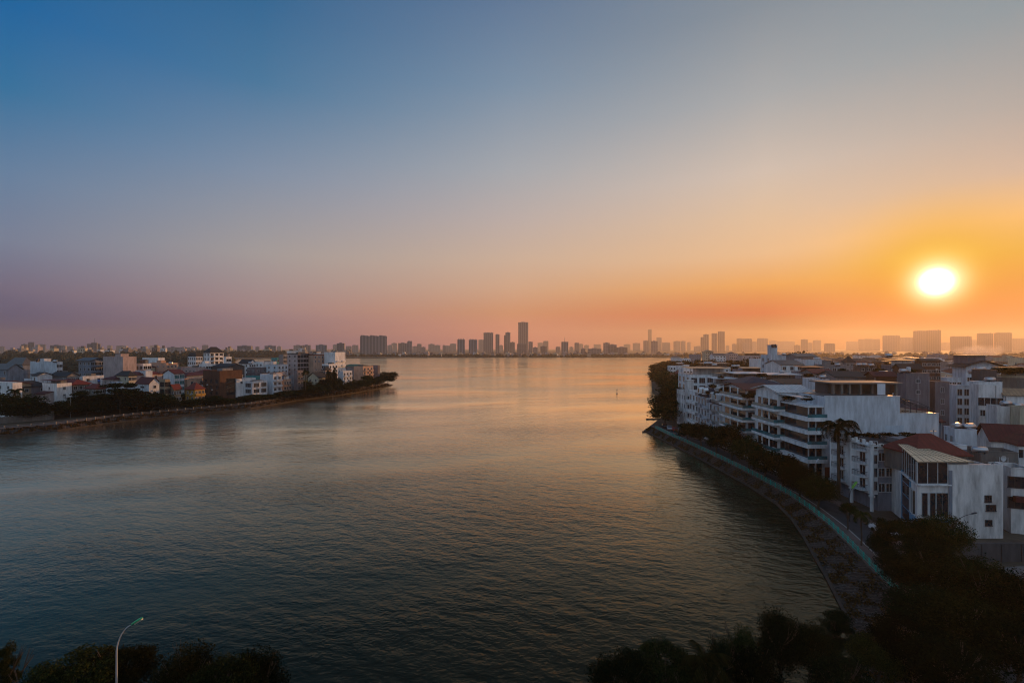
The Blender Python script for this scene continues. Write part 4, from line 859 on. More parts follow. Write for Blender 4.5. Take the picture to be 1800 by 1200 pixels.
palm('garden_palm', 'orange-tipped palm among the trees on the bottom edge', X(1240, 33), 33, Z(1165, 33)-G, 2.6, seed=8, n=14, droop=.7, trunk_r=.12, mat=LEAFB)
palm('garden_palm', 'yellowish palm rising from the dark trees on the right', X(1700, 50), 50, Z(985, 50)-G, 2.8, seed=9, n=16, droop=.8, trunk_r=.14, mat=LEAFB)
# --- wooded point on the right
def interp_shore(d):
    pts = [(y, x) for x, y in [(w, y) for y, f, w in SH][::-1]+FAR_R[:8]]; pts.sort()
    return float(np.interp(d, [p[0] for p in pts], [p[1] for p in pts]))
W_ORD = ['nearest', 'second', 'third', 'fourth', 'fifth', 'sixth', 'seventh', 'eighth', 'ninth', 'tenth', 'eleventh', 'twelfth', 'thirteenth', 'fourteenth', 'fifteenth', 'sixteenth', 'seventeenth', 'eighteenth', 'nineteenth', 'twentieth']
for i, d in enumerate([190, 207, 226, 248, 272, 298, 328, 362, 400, 445, 500, 560, 630, 700]):
    sx = interp_shore(d); rn = random.Random(i)
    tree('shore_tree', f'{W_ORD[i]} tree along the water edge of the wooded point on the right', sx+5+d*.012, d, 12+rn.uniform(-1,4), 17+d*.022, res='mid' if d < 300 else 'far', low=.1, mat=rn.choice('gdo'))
for i, d in enumerate([205, 232, 262, 296, 335, 380, 430, 490, 560, 640]):
    sx = interp_shore(d); rn = random.Random(i+50)
    tree('wood_tree', f'{W_ORD[i]} tree of the second row behind the water-edge trees', sx+18+d*.035, d, 14+rn.uniform(-1,4), 19+d*.022, res='mid' if d < 300 else 'far', low=.12, mat=rn.choice('gdd'))
for i, (px, top, w, d) in enumerate([(1212,634,26,470),(1232,631,26,450),(1252,630,26,440),(1272,633,24,420),(1290,631,26,400),(1308,630,28,380),(1324,627,26,360),(1340,632,20,370),(1200,636,24,500),(1182,634,24,560),(1348,640,20,300),(1394,618,18,330),(1408,613,22,330),(1420,617,18,340),(1526,633,18,420),(1538,637,18,300),(1775,640,30,300),(1735,638,26,420),(1328,646,20,300),(1262,643,22,330)]):
    TP('wood_tree', f'{W_ORD[i].replace("nearest","first")} of the dark tree crowns rising between the right-bank roofs, counted as built rows' if False else
       ['dark crown left of the pale pyramid-roofed house','dark crown directly below the pale pyramid-roofed house','dark crown below the grey-gabled cluster','dark crown left of the pinkish box house','dark crown below the pinkish box house','dark crown below the long pinkish house','tallest dark crown left of the white party wall','dark crown behind the bare white party wall','dark crown among the first white villas of the point','highest crown near the tip of the wooded point','crown between the party wall and the white tower house','left crown of the hilltop clump right of the tower house','tallest crown of the clump behind the rounded sheet roof','right crown of the clump behind the rounded sheet roof','tree behind the row of rooftop cylinders','tree right of the row of rooftop cylinders','crown behind the planted terrace at the right edge','crown right of the gabled hall roof','low crown in front of the white party wall','low crown above the glazed top-floor house'][i],
       px, top-1.5, w*1.5, d, res='far', mat='d', low=.08)
# --- left bank
LT = [(18,688,74,186,'round','g'),(58,704,52,190,'round','d'),(90,714,44,196,'round','o'),(124,700,48,199,'round','g'),(152,686,50,203,'layered','g'),(178,700,40,203,'round','d'),(211,672,58,209,'layered','d'),(242,688,48,212,'layered','g'),
      (268,688,52,216,'round','d'),(293,696,32,222,'round','g'),(318,704,28,229,'round','o'),(343,700,36,231,'round','g'),(372,694,38,236,'round','d'),(398,700,38,243,'round','g'),(420,696,30,250,'cone','d'),(447,692,34,255,'round','g'),(470,692,30,262,'round','o'),
      (502,686,34,270,'round','d'),(522,684,26,279,'round','g'),(543,682,28,286,'round','d'),(560,674,30,294,'round','g'),(577,650,15,298,'cone','d'),(588,645,13,303,'cone','d'),(602,676,26,308,'round','g'),(622,670,30,320,'round','d'),(640,666,30,336,'round','g'),(660,662,26,356,'round','d'),(682,651,32,382,'round','d')]
LL = ['leftmost broad tree on the left lake promenade','dark tree below the white house with a parapet on the far left','low bushy tree at the end of the left garden wall','tree in front of the plain white house','layered tree right of the plain white house','dark tree below the bright red tile roof','tallest layered tree on the left promenade',
      'layered tree below the white-dormered red roof','dense tree right of the layered trees','tree left of the bare concrete frame','small tree below the steep red gable','tree in front of the yellow villa','tree left of the reddish-brown cube','tree hiding the glazed front of the reddish-brown cube','narrow dark tree at the corner of the reddish-brown cube',
      'tree in front of the U-shaped white house','tree below the light blue side wall','dark tree below the narrow peach house','tree beside the narrow yellow house','dark tree beneath the left bank palm','tree below the pale pediment villa','left one of two tall dark cypress-like trees','right one of two tall dark cypress-like trees','tree below the pale blue house near the bank tip','dark tree left of the orange balconies','tree below the orange balconies','last tree but one before the tip of the left bank','lone tree at the tip of the left bank']
for (px, top, w, d, kind, mt), lab in zip(LT, LL):
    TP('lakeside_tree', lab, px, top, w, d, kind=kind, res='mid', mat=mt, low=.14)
for i in range(len(LT)-4):
    a, b = LT[i], LT[i+1]; TP('lakeside_tree', f'{W_ORD[i].replace("nearest","first") if i < 20 else W_ORD[i-20].replace("nearest","twenty-first").replace("second","twenty-second").replace("third","twenty-third").replace("fourth","twenty-fourth")} tree from the left in the second row behind the left promenade', (a[0]+b[0])/2, (a[1]+b[1])/2+2, (a[2]+b[2])/2*.85, (a[3]+b[3])/2+9, res='mid', mat='d', low=.05)
LT2 = [(36,698,60,206),(75,700,50,214),(196,690,44,222),(228,690,44,226),(256,680,40,234),(330,690,36,250),(352,668,30,268),(434,684,26,272),(486,676,26,292),(536,668,26,298),(570,662,22,312),(612,662,24,332),(646,658,26,352),(670,660,20,372),(404,660,24,300),(296,680,30,240),(160,694,40,216)]
LL2 = ['tree behind the leftmost promenade trees','tree between the far-left white houses','tree below the blank pinkish wall','tree behind the tallest layered tree','tree behind the white-dormered red roof','tree behind the yellow villa','tree above the yellow villa roof','tree left of the light blue side wall','tree behind the slim peach house','tree left of the pediment villa','tree below the stacked white cubes','tree left of the bank tip roofs','tree before the last grey block','tree at the foot of the last grey block','dark tree rising behind the reddish-brown cube','tree behind the concrete frame','tree behind the bright red tile roof']
for (px, top, w, d), lab in zip(LT2, LL2): TP('garden_tree', lab, px, top, w, d, res='mid', mat=random.choice('gd'), low=.14)
palm('lakeside_palm', 'palm on the left bank beside the slim grey house', X(537, 285), 285, Z(653, 285)-G, 4.2, seed=21, n=16, mat=LEAFD)
palm('lakeside_palm', 'palm at the far left in front of the white parapet house', X(27, 192), 192, Z(688, 192)-G, 4.2, seed=22, n=16, mat=LEAFD)
# --- terrace planting
for (px, py, d, w, h, lab) in [(1272, 684, 136, 3.4, 2.6, 'dark potted shrubs on the terrace beside the ribbed grey wall'), (1252, 678, 158, 3.0, 2.2, 'dark shrubs on the roof of the light blue terrace house'), (1290, 672, 160, 3.4, 2.6, 'roof garden bush below the long white pergola'),
                               (1268, 663, 168, 2.6, 2.4, 'potted bush on the small white stepped house'), (1236, 684, 158, 3.2, 2.0, 'grassy planting on the terrace row roof')]:
    tree('roof_shrub', lab, X(px, d), d, h, w, res='far', mat='d', zb=Z(py, d)-h*.6, low=.05, cat='shrub')

# --- far woods (one mass each)
def woods(name, spots, seed):
    r = random.Random(seed); m = MB()
    for (x, y, rad, h) in spots:
        n = 13; rings = [(.9,0),(1.04,.3),(.98,.5),(.84,.7),(.6,.86),(.3,.96)]; base = len(m.v)
        for (q, z) in rings:
            for k in range(n): a = 2*math.pi*k/n+r.uniform(-.2,.2); j = r.uniform(.72,1.22); m.v.append((x+rad*q*j*math.cos(a), y+rad*q*j*math.sin(a), G-.5+h*z*r.uniform(.9,1.1)))
        for i in range(5):
            for k in range(n): a0 = base+i*n+k; a1 = base+i*n+(k+1) % n; m.f.append((a0,a1,a1+n,a0+n)); m.m.append(0)
        m.f.append(tuple(base+5*n+k for k in range(n))); m.m.append(0)
    o = m.build(name, rough_mat("far_foliage", (.016,.024,.014), var=.6, scale=.25, streak=False)); o['kind'] = 'stuff'; return o
r_ = random.Random(3); sp = []
for i in range(620):
    px = r_.uniform(-60, 404) if i < 470 else r_.uniform(330, 500); d = 560+700*r_.random()**.8 if i < 470 else r_.uniform(1480, 1640)
    if px > 330 and i < 470: d = r_.uniform(900, 1250)
    hz = 14+12*(d-560)/700; sp.append((X(px, d), d, r_.uniform(5,11), hz*r_.uniform(.6,1.0) if i < 470 else r_.uniform(13,24)))
woods('far_left_woods', sp, 1)
sp = []
for i in range(420):
    px = r_.uniform(480, 1230); d = 1603+abs(r_.gauss(0, 22)); sp.append((X(px, d), d, r_.uniform(4,9), r_.uniform(4,11)))
for i in range(260):
    px = r_.uniform(1190, 1900); d = 1560+r_.uniform(0, 120); sp.append((X(px, d), d, r_.uniform(5,11), r_.uniform(5,15)))
woods('far_shore_woods', sp, 2)

# --- rubble and dry weeds on the embankment slopes
def slope_cover():
    r = np.random.RandomState(5)
    for nm, A, B, n, y0, y1, mat, leaf in (('slope_weeds', SHfence, SHwater, 14000, 40, 130, LEAFW, .16), ('slope_weeds', LF, LW, 6000, 150, 400, LEAFW, .4)):
        A_ = np.array(A[:17] if A is SHfence else A[1:-1]); B_ = np.array(B[:17] if A is SHfence else B[1:-1]); k = r.randint(0, len(A_)-1, n); t = r.rand(n)[:,None]; u = (r.rand(n)**.8)[:,None]
        a = A_[k]*(1-t)+A_[k+1]*t; b = B_[k]*(1-t)+B_[k+1]*t; p = a*(1-u)+b*u; z = (G*(1-u)+.32*u)
        cl = (np.sin(p[:,0]*1.9+p[:,1]*.7)+np.sin(p[:,1]*1.3-p[:,0]*.8) > -.25); p = p[cl]; z = z[cl]; m_ = len(p)
        C = np.hstack([p, z+.06+r.rand(m_,1)*.12]); D = r.normal(size=(m_,3)); D /= np.linalg.norm(D, axis=1)[:,None]; E = np.cross(D, r.normal(size=(m_,3))); E /= np.linalg.norm(E, axis=1)[:,None]
        s_ = leaf*r.uniform(.5,1.5,m_)[:,None]; o = link(nm, quads_mesh(nm, C, D*s_, E*s_, mat)); o['kind'] = 'stuff'
    m = MB(); rr_ = random.Random(9); Af = [Vector(q) for q in SHfence[6:16]]; Bf = [Vector(q) for q in SHwater[6:16]]
    for i in range(1500):
        k = rr_.randrange(len(Af)-1); t = rr_.random(); u = rr_.random(); p = Af[k].lerp(Af[k+1], t).lerp(Bf[k].lerp(Bf[k+1], t), u); z = G*(1-u)+.32*u; w = rr_.uniform(.06,.2); h = rr_.uniform(.05,.14)
        n = len(m.v); m.v += [(p.x+w*math.cos(a)*rr_.uniform(.7,1.2), p.y+w*math.sin(a)*rr_.uniform(.7,1.2), z) for a in (0,1.3,2.5,3.8,5)]+[(p.x, p.y, z+h)]
        for j in range(5): m.f.append((n+j, n+(j+1) % 5, n+5)); m.m.append(0)
    o = m.build('slope_rubble', rough_mat("rubble_stone", (.11,.095,.085), var=.6, scale=3, streak=False)); o['kind'] = 'stuff'
LEAFW = leaf_mat('dry_weed', (.020,.013,.008), (.045,.026,.014), (.10,.05,.02))
slope_cover()
# ------------------------------------------------------------------ hazy skyline beyond the lake
def facade(name, col, dark, fx=4.2, fz=3.4, vert=False):
    if name in MATS: return MATS[name]
    m = bpy.data.materials.new(name); m.use_nodes = True; nt = m.node_tree; N = nt.nodes; Lk = nt.links; b = N['Principled BSDF']; b.inputs['Roughness'].default_value = .6
    tc = N.new('ShaderNodeTexCoord'); sp = N.new('ShaderNodeSeparateXYZ'); Lk.new(tc.outputs['Object'], sp.inputs[0])
    def M(op, a, b_=0.0):
        n = N.new('ShaderNodeMath'); n.operation = op
        for i, v in enumerate((a, b_)):
            if isinstance(v, (int, float)): n.inputs[i].default_value = v
            else: Lk.new(v, n.inputs[i])
        return n.outputs[0]
    u = M('FRACT', M('DIVIDE', M('ADD', sp.outputs[0], sp.outputs[1]), fx*3)); v = M('FRACT', M('DIVIDE', sp.outputs[2], fz*2))
    u2 = M('FRACT', M('DIVIDE', M('ADD', sp.outputs[0], sp.outputs[1]), fx))
    w = M('MULTIPLY', M('LESS_THAN', u, .62), M('LESS_THAN', v, .6)) if not vert else M('LESS_THAN', u, .5)
    w = M('MULTIPLY', w, M('ADD', M('MULTIPLY', M('LESS_THAN', u2, .6), .5), .5))
    mx = N.new('ShaderNodeMix'); mx.data_type = 'RGBA'; Lk.new(w, mx.inputs[0]); mx.inputs[6].default_value = (*col, 1); mx.inputs[7].default_value = (*dark, 1); Lk.new(mx.outputs[2], b.inputs['Base Color'])
    MATS[name] = m; return m
FAC = {'p': lambda: facade('facade_pale', (.34,.30,.28), (.14,.14,.16)), 'd': lambda: facade('facade_dark', (.13,.14,.16), (.05,.06,.08)), 'b': lambda: facade('facade_blue', (.15,.20,.24), (.05,.08,.11), vert=True),
       'v': lambda: facade('facade_rib', (.24,.22,.22), (.09,.09,.11), vert=True), 'g': lambda: facade('facade_grey', (.22,.21,.22), (.10,.10,.12))}
def tower(name, label, p0, p1, top, d, fac='p', style='flat', rot=0.0, cat='tower'):
    if d > 2250: d = 2250+(d-2250)*2.7
    x0 = X(p0, d); rot = -math.atan2(X((p0+p1)/2, d), d)*(.9 if (p0+p1) % 3 else .6); r1 = (p1-900)/F; W = (r1*d-x0)/(math.cos(rot)-r1*math.sin(rot)); H = Z(top, d)-G; L = min(max(W*.7, 14), 60); fm = FAC[fac](); rm = wallm('greyblue')
    root = empty(name, (x0, d, G), rot); tag(root, label, cat)
    m = MB(); h = H-(4 if H > 30 and style != 'needle' else 1.5); m.box(0, W, 0, L, -1, h)
    if style == 'rib':   # projecting bays
        n = max(2, int(W/14)); 
        for i in range(n): a = W*(i+.2)/n; m.box(a, a+W/n*.55, -1.6, 0, 0, h-1)
    m.build('facade', fm, root)
    m = MB(); m.box(-.4, W+.4, -.4 if style != 'rib' else -1.7, L+.4, h+.003, h+1.1); m.build('roof', rm, root)
    if style in ('flat','rib','crown') and H > 30:
        m = MB(); m.box(W*.3, W*.66, L*.25, L*.75, h+1.1, H); m.build('plant_room', rm, root)
    if style == 'crown':
        m = MB(); m.box(W*.12, W*.22, 1, L-1, h+1.1, H+1); m.box(W*.78, W*.88, 1, L-1, h+1.1, H+1); m.build('roof_fin', rm, root)
    if style == 'gablets':
        for u in (.02, .36, .70): m = MB(); m.prism([(W*u,0),(W*(u+.14),0),(W*(u+.14),L),(W*u,L)], h+1.1, H+1.5); m.prism([(W*(u+.14),0),(W*(u+.28),0),(W*(u+.28),L),(W*(u+.14),L)], h+1.1, H-.5); m.build('roof_block', fm, root)
    if style == 'spire':
        m = MB(); m.tube([(W/2,L/2,h+1),(W/2,L/2,H+d*.009)], [1.6,.5], 6); m.build('spire', rm, root)
    if style == 'needle':
        m = MB(); m.prism([(0,0),(W,0),(W,L),(0,L)], h+1.1, [h+1.2,H+6,H+6,h+1.2]); m.build('slanted_top', fm, root)
    return root
TW = [ # p0,p1,top,depth,facade,style,label
 (0,8,608,2500,'p','flat','pale block cut by the left edge of the skyline'),
 (37,47,604,2300,'d','flat','first dark blue block from the left of the skyline'),(49,60,601,2300,'d','crown','taller dark block just right of the first left skyline block'),(65,80,604.5,2500,'g','flat','wide dark block left of the glinting window block'),
 (88,107,605.5,2200,'d','flat','broad dark block directly left of the sun-glinting house'),(107,115,606.5,2100,'p','flat','small pale block that glints on the left skyline'),(118,128,608,2600,'g','flat','low block right of the glinting block'),(135,145,609,2600,'p','flat','pale low block left of the spired tower'),
 (153,176,603,2100,'d','flat','wide base block around the spired tower'),(160,170,601,2090,'d','spire','dark tower with a thin spire on the left skyline'),(188,196,606.5,3000,'p','flat','faint slim block right of the spired tower'),(204,222,607,2700,'p','rib','faint wide block between the spired tower and the sunlit block'),
 (263,279,606.5,3200,'p','flat','faint pair-topped block left of the sunlit long block'),(294,312,609,1900,'p','rib','long pale block left half catching the sun'),(312,335,609.5,1900,'p','flat','long pale block right half catching the sun'),(336,344,608.5,2500,'p','flat','small block left of the tallest white villa'),(355,366,606,2500,'g','crown','domed pale block behind the tallest white villa'),
 (417,441,606.5,1900,'d','flat','dark slab right of the tallest white villa'),(449,456,608.5,2500,'g','flat','small slim block beside the dark left slab'),(465,485,606.5,2100,'g','flat','grey stepped block in the middle left skyline'),(487,494,608,2600,'p','flat','faint small block right of the grey stepped block'),
 (516,532,606,2400,'p','rib','pale block left of a taller flat neighbour above the left bank'),(532,546,605.5,2300,'v','flat','flat-topped pale block above the grid-fronted house'),(555,573,605,2000,'b','flat','blue-grey block above the stacked white cubes'),(585,592,605,2600,'p','flat','faint slim block left of the dark box tower'),(592,605,602,1950,'d','flat','dark box tower left of the wide dark slab'),
 (608,618,608,2500,'p','crown','small domed block left of the wide dark slab'),(619,630,606,2600,'p','crown','pale domed block touching the left of the wide dark slab'),
 (633,680,589.5,1820,'v','gablets','widest dark apartment slab standing near the far shore'),
 (681,690,606,2700,'p','flat','small pale block just right of the wide dark slab'),(688,698,602.5,3000,'p','flat','faint taller block right of the wide dark slab'),(700,716,602,2400,'v','rib','pale frame-topped block midway right of the wide slab'),(716,724,599,2300,'g','crown','slim tower with a wide cap right of the frame-topped block'),(725,735,608,2800,'p','flat','low faint block right of the capped slim tower'),
 (733,741,604,2800,'g','crown','faint small domed tower right of the capped slim tower'),(741,748,609,2500,'g','flat','lowest dark block right of the faint domed tower'),(753,764,604,2800,'p','flat','left part of the pale double block'),(764,774,606,2800,'p','flat','right part of the pale double block'),(778,783,606,2700,'g','flat','narrow block left of the first of two dark towers'),
 (783,791,607,2700,'p','crown','low domed block left of the first of two dark towers'),(791,802,603.5,2900,'p','flat','pale block touching the first of two dark towers'),(804,817,595.5,2050,'b','crown','left one of two similar dark teal towers'),(824,839,596,2050,'b','crown','right one of two similar dark teal towers'),
 (841,851,596.5,2900,'p','flat','faint block behind the double-humped tower'),(850,867,584,2450,'v','crown','double-humped grey tower right of the teal towers'),(871,878,587,2350,'v','crown','slender tower between the double-humped and stepped towers'),(886,889,588.5,2400,'v','flat','narrow shoulder of the stepped slender tower'),(888.5,897,583.5,2380,'v','flat','slender flat-topped tower just left of the tallest skyscraper'),
 (878,884,606,3000,'p','flat','low faint block beside the slender towers'),(897,905,600.5,2400,'p','rib','pale ribbed block at the foot of the slender flat-topped tower'),
 (911,928.5,565.5,2500,'v','flat','tallest skyscraper with two tall faces in the middle of the skyline'),(909,925,603,2300,'d','flat','dark podium block at the foot of the tallest skyscraper'),
 (929,936.5,600,2350,'g','crown','small domed tower touching the right of the tallest skyscraper'),(937,945,609.5,2300,'g','flat','low dark block right of the tallest skyscraper'),(945,956,602,3400,'p','flat','faint broad block right of the tallest skyscraper'),(955,964,599,3000,'g','crown','faint rounded tower right of the tallest skyscraper'),(950,961,607.5,2200,'d','rib','dark ribbed low block in front of the faint rounded tower'),
 (977,985,609,2500,'g','crown','small hut-topped block left of the mid-right dark tower'),(987,999,599.5,2150,'b','spire','dark tower with a corner mast right of centre'),(1001,1008,609,2700,'p','flat','low pale block right of the masted tower'),(1010,1018,602,2500,'g','crown','rounded grey tower right of the masted tower'),(1018,1025,604,3300,'p','flat','faint block behind the rounded grey tower'),
 (1027,1035,606,3300,'p','rib','faint lattice block right of the rounded grey tower'),(1021,1029,611.5,1900,'d','flat','small black block near the far shore'),(1034,1057,611.5,1950,'g','rib','long low arcaded building near the far shore'),(1044,1056,605,3500,'p','gablets','very faint jagged blocks above the arcaded building'),(1061,1072,601.5,2200,'g','flat','grey block left of the solid brown slabs'),
 (1069,1084,604.5,1950,'d','flat','taller of two solid brown slabs near the shore'),(1083,1103,609,1900,'d','flat','lower of two solid brown slabs near the shore'),(1097,1108,604.5,3400,'p','flat','faint block above the lower brown slab'),(1113,1125,602.5,3200,'p','flat','faint square block left of the needle tower'),(1131,1141,598,2700,'g','flat','block directly left of the needle tower base'),
 (1139,1145.5,579.5,3300,'v','needle','tall slim needle tower with a slanted top'),(1145,1156,598.5,2300,'g','flat','darker block directly right of the needle tower base'),(1154,1163,593,3200,'p','crown','faint tower behind the darker block beside the needle'),(1165,1178,601.5,3100,'p','flat','faint square block right of the needle tower'),(1184,1196,599,3100,'p','rib','left part of the faint twin block right of the needle'),(1197,1205,599,3100,'p','flat','right part of the faint twin block right of the needle'),
 (1208,1214,601,3300,'p','flat','small faint block left of the paired slender towers'),(1221,1236,608,3000,'p','flat','low faint block left of the paired slender towers'),(1232,1237,592,2700,'v','flat','lower shoulder of the first slender right tower'),(1236.5,1246,587,2700,'v','flat','first of three slender towers on the right skyline'),(1251,1261,585.5,2700,'v','crown','second of three slender towers, with a rounded top'),(1262,1274,582,2700,'v','flat','third and tallest of three slender towers'),
 (1276,1282,607,3400,'p','flat','very faint stub right of the three slender towers'),(1287,1295,604,3000,'p','flat','left step of the broad stepped apartment group'),(1295,1307,594.5,3000,'v','flat','left high block of the stepped apartment group'),(1307,1322,594.8,2950,'v','crown','right high block of the stepped apartment group'),(1306,1319,601,2800,'p','rib','front block of the stepped apartment group'),(1322,1330,600,3300,'p','flat','faint right step of the apartment group'),
 (1331,1350,594.5,3000,'p','crown','broad faint block left of the white stair tower'),(1352,1365,598.5,3600,'p','flat','faint block behind the white stair tower'),(1366,1397,599.5,3700,'p','flat','very wide faint slab right of the white stair tower'),(1396,1407,606,2900,'p','rib','small darker block at the end of the wide faint slab'),(1408,1420,596,3000,'g','flat','dark pink block right of the wide faint slab'),(1420,1428,602,3400,'p','flat','faint block joined to the dark pink block'),
 (1429,1443,597.5,3400,'p','flat','faint block with a slanting roof left of the small dark block'),(1451,1468,603.5,2800,'g','crown','small dark pink block left of the row below the sun'),(1489,1508,600,3900,'p','flat','faintest block left of the long pink block'),(1509,1547,595.5,3500,'p','rib','long pink block with stepped roof left of the sun'),(1552,1582,589.5,3100,'p','crown','pink slab left of the big double block'),(1583,1606,592.5,3300,'p','flat','fainter slab between the pink slab and the double block'),
 (1606,1630,581,3000,'v','flat','left half of the biggest double block under the sun'),(1630,1654,580,3000,'v','crown','right half of the biggest double block under the sun'),(1655,1671,601.5,3700,'p','flat','faint low slab right of the biggest double block'),(1671,1708,591,2900,'v','crown','wide dark pink block behind the smoke'),(1708,1720,597,3600,'p','flat','faint block left of the smoke-wrapped tower'),(1718,1746,585.5,2900,'v','crown','tower rising out of the smoke'),
 (1752,1766,600,2800,'p','rib','pale front wing of the last tall tower'),(1752,1779,584.5,2950,'v','crown','last tall tower before the right edge'),(1780,1812,594.5,3400,'p','rib','pink slab cut by the right edge')]
for (p0, p1, top, d, fac, st, lab) in TW: tower('skyline_tower', lab, p0, p1, top, d, fac, st)
# low houses along the far shore: nothing tells them apart at this distance
def small_house_mesh(seed):
    r = random.Random(seed); w, l, h = r.uniform(9,15), r.uniform(9,14), r.uniform(6,12); m = MB(); m.box(-w/2, w/2, -l/2, l/2, -1, h); m.k = 1; m.box(-w*.2, w*.25, -l*.2, l*.3, h, h+2.4)
    m.k = 2
    for i in range(3):
        for k in range(int(h/3.2)): m.box(-w/2+w*(i+.3)/3, -w/2+w*(i+.7)/3, -l/2-.05, -l/2+.02, k*3.2+1, k*3.2+2.6)
    return m.mesh('small_house', [wallm(r.choice(['white','grey','cream','pink','greyblue','peach','mauve'])), roofm(r.choice(['grey','red','brown','metal'])), GLASS])
SHM = [small_house_mesh(i) for i in range(12)]
rr = random.Random(11)
for i in range(210):
    px = rr.uniform(610, 1250) if i < 140 else rr.uniform(1240, 1850); d = 1625+rr.random()**1.5*420
    if i >= 140: d = rr.uniform(1700, 2300)
    o = link('far_house', SHM[i % 12], None, (X(px, d), d, G), rr.uniform(-.5,.5), (1,1,rr.uniform(.7,1.5)))
    tag(o, 'small pale low-rise house in the hazy strip behind the far shore', 'house', 'low houses along the far shore')
for i in range(100):
    px = rr.uniform(0, 620); d = (rr.uniform(1250, 1700) if px < 330 else rr.uniform(1720, 2000))
    o = link('far_house', SHM[i % 12], None, (X(px, d), d, G), rr.uniform(-.5,.5), (rr.uniform(1,2.2),1.2,rr.uniform(1.6,3.2)))
    tag(o, 'small roof just clearing the dark tree belt on the left', 'house', 'roofs above the left tree belt')
# ------------------------------------------------------------------ railings, lamps, cars, tanks, boats
TEALP = rough_mat("teal_paint", (.03,.42,.34), rough=.5, var=.3, scale=4, streak=False)
def offset_poly(A, o):
    Pn = [Vector((x, y)) for x, y in A]; out = []
    for i in range(len(Pn)):
        d = (Pn[min(i+1, len(Pn)-1)]-Pn[max(i-1, 0)]).normalized(); out.append(Pn[i]+Vector((-d.y, d.x))*o)
    return out
def resample(Pn, step):
    out = [Pn[0]]; acc = 0
    for a, b in zip(Pn, Pn[1:]):
        L = (b-a).length; t = step-acc
        while t <= L: out.append(a.lerp(b, t/L)); t += step
        acc = (acc+L) % step
    return out
def railing(label, A, step, h, mat, zb, bal=.22, name='lake_railing', maxp=95, r=.045):
    pts = resample(A, step)[:maxp]; root = empty(name, (pts[0].x, pts[0].y, zb)); tag(root, label, 'railing'); o = pts[0]
    pm = MB().box(-r*1.4, r*1.4, -r*1.4, r*1.4, 0, h+.08).mesh('post', mat)
    for p in pts: link('post', pm, root, (p.x-o.x, p.y-o.y, 0))
    for a, b in zip(pts, pts[1:]):
        m = MB(); d = b-a; L = d.length; dn = d/L; n = Vector((-dn.y, dn.x))
        for z in (h-.04, .16, h*.62): m.tube([(a.x-o.x, a.y-o.y, z), (b.x-o.x, b.y-o.y, z)], r*.75, 4, cap=False)
        k = int(L/bal)
        for i in range(1, k):
            q = a+d*(i/k)-o; m.tube([(q.x, q.y, .16), (q.x, q.y, h-.04)], r*.5, 4, cap=False)
        m.build('panel', mat, root)
railing('long turquoise railing along the right lake wall', offset_poly(SHfence[1:16], .25), 1.9, .95, TEALP, G+.14, bal=.34, r=.042)
def low_wall_left():
    pts = resample([Vector(p) for p in LF[1:-1]], 3.4); root = empty('lake_railing', (pts[0].x, pts[0].y, G+.1)); tag(root, 'pale low railing following the left lake promenade', 'railing'); o = pts[0]
    mat = rough_mat("pale_rail", (.22,.20,.18)); pm = MB().box(-.16, .16, -.16, .16, 0, 1.0).mesh('post', mat)
    for p in pts[:98]: link('post', pm, root, (p.x-o.x, p.y-o.y, 0))
    for a, b in zip(pts, pts[1:]):
        m = MB()
        for z in (.35, .75): m.tube([(a.x-o.x, a.y-o.y, z), (b.x-o.x, b.y-o.y, z)], .06, 4, cap=False)
        m.build('rail', mat, root)
low_wall_left()
def street_lamp(label, x, y, h, face, head='green', arm=1.6, zb=G, lean=0.0, name='street_lamp', big=1.0):
    root = empty(name, (x, y, zb), face); tag(root, label, 'street lamp')
    pm = rough_mat("lamp_pole_grey", (.42,.40,.40), rough=.45) if head in ('green','grey') else RAIL
    hm = {'green': rough_mat("lamp_green", (.03,.36,.14), rough=.4), 'lime': rough_mat("lamp_lime", (.16,.38,.05), rough=.4), 'grey': FRAME, 'dark': RAIL}[head]
    t = MB(); pts = [(0,0,0),(0,0,h*.5),(0,0,h-1.9)]
    for i in range(1, 9): u = i/8; pts.append((arm*u**1.6, 0, h-1.9+1.9*math.sin(u*math.pi*.42)/math.sin(math.pi*.42)))
    t.tube(pts, [.085,.07,.052]+[.045-.002*i for i in range(8)], 8); t.build('pole', pm, root, smooth=True)
    e = Vector(pts[-1]); d = (Vector(pts[-1])-Vector(pts[-3])).normalized()
    m = MB(); a = Vector((0,1,0)); up = Vector((-d.z,0,d.x)); L = .82*big; w = .17*big
    rows = []
    for i, (u, ww, hh) in enumerate([(-.05,.3,.25),(.1,.85,.8),(.45,1,1),(.8,.95,.85),(.97,.6,.45),(1.03,.2,.15)]):
        c = e+d*L*u; rows.append([c+a*w*ww*math.cos(t_)+up*(w*.62*hh*math.sin(t_) if math.sin(t_) > 0 else w*.18*math.sin(t_)) for t_ in np.linspace(0, 2*math.pi, 10, endpoint=False)])
    n = len(m.v); m.v += [tuple(v) for r_0 in rows for v in r_0]
    for i in range(len(rows)-1):
        for k in range(10): m.f.append((n+i*10+k, n+i*10+(k+1) % 10, n+(i+1)*10+(k+1) % 10, n+(i+1)*10+k)); m.m.append(0)
    m.f.append(tuple(n+k for k in range(10))); m.m.append(0); m.f.append(tuple(n+50+k for k in reversed(range(10)))); m.m.append(0)
    hd = m.build('lamp_head', hm, root, smooth=True)
    g = MB(); c0 = e+d*L*.25-up*w*.22; c1 = e+d*L*.95-up*w*.22
    g.tube([c0, c1], w*.5, 6); g.build('lens', rough_mat("lamp_lens", (.5,.47,.35), rough=.3), hd)
    return root
street_lamp('foreground lamp with a bright green head on a curved grey pole at the bottom left', X(205,33), 33, Z(1097,33)-G, 0.0, 'green', arm=1.1, big=1.1)
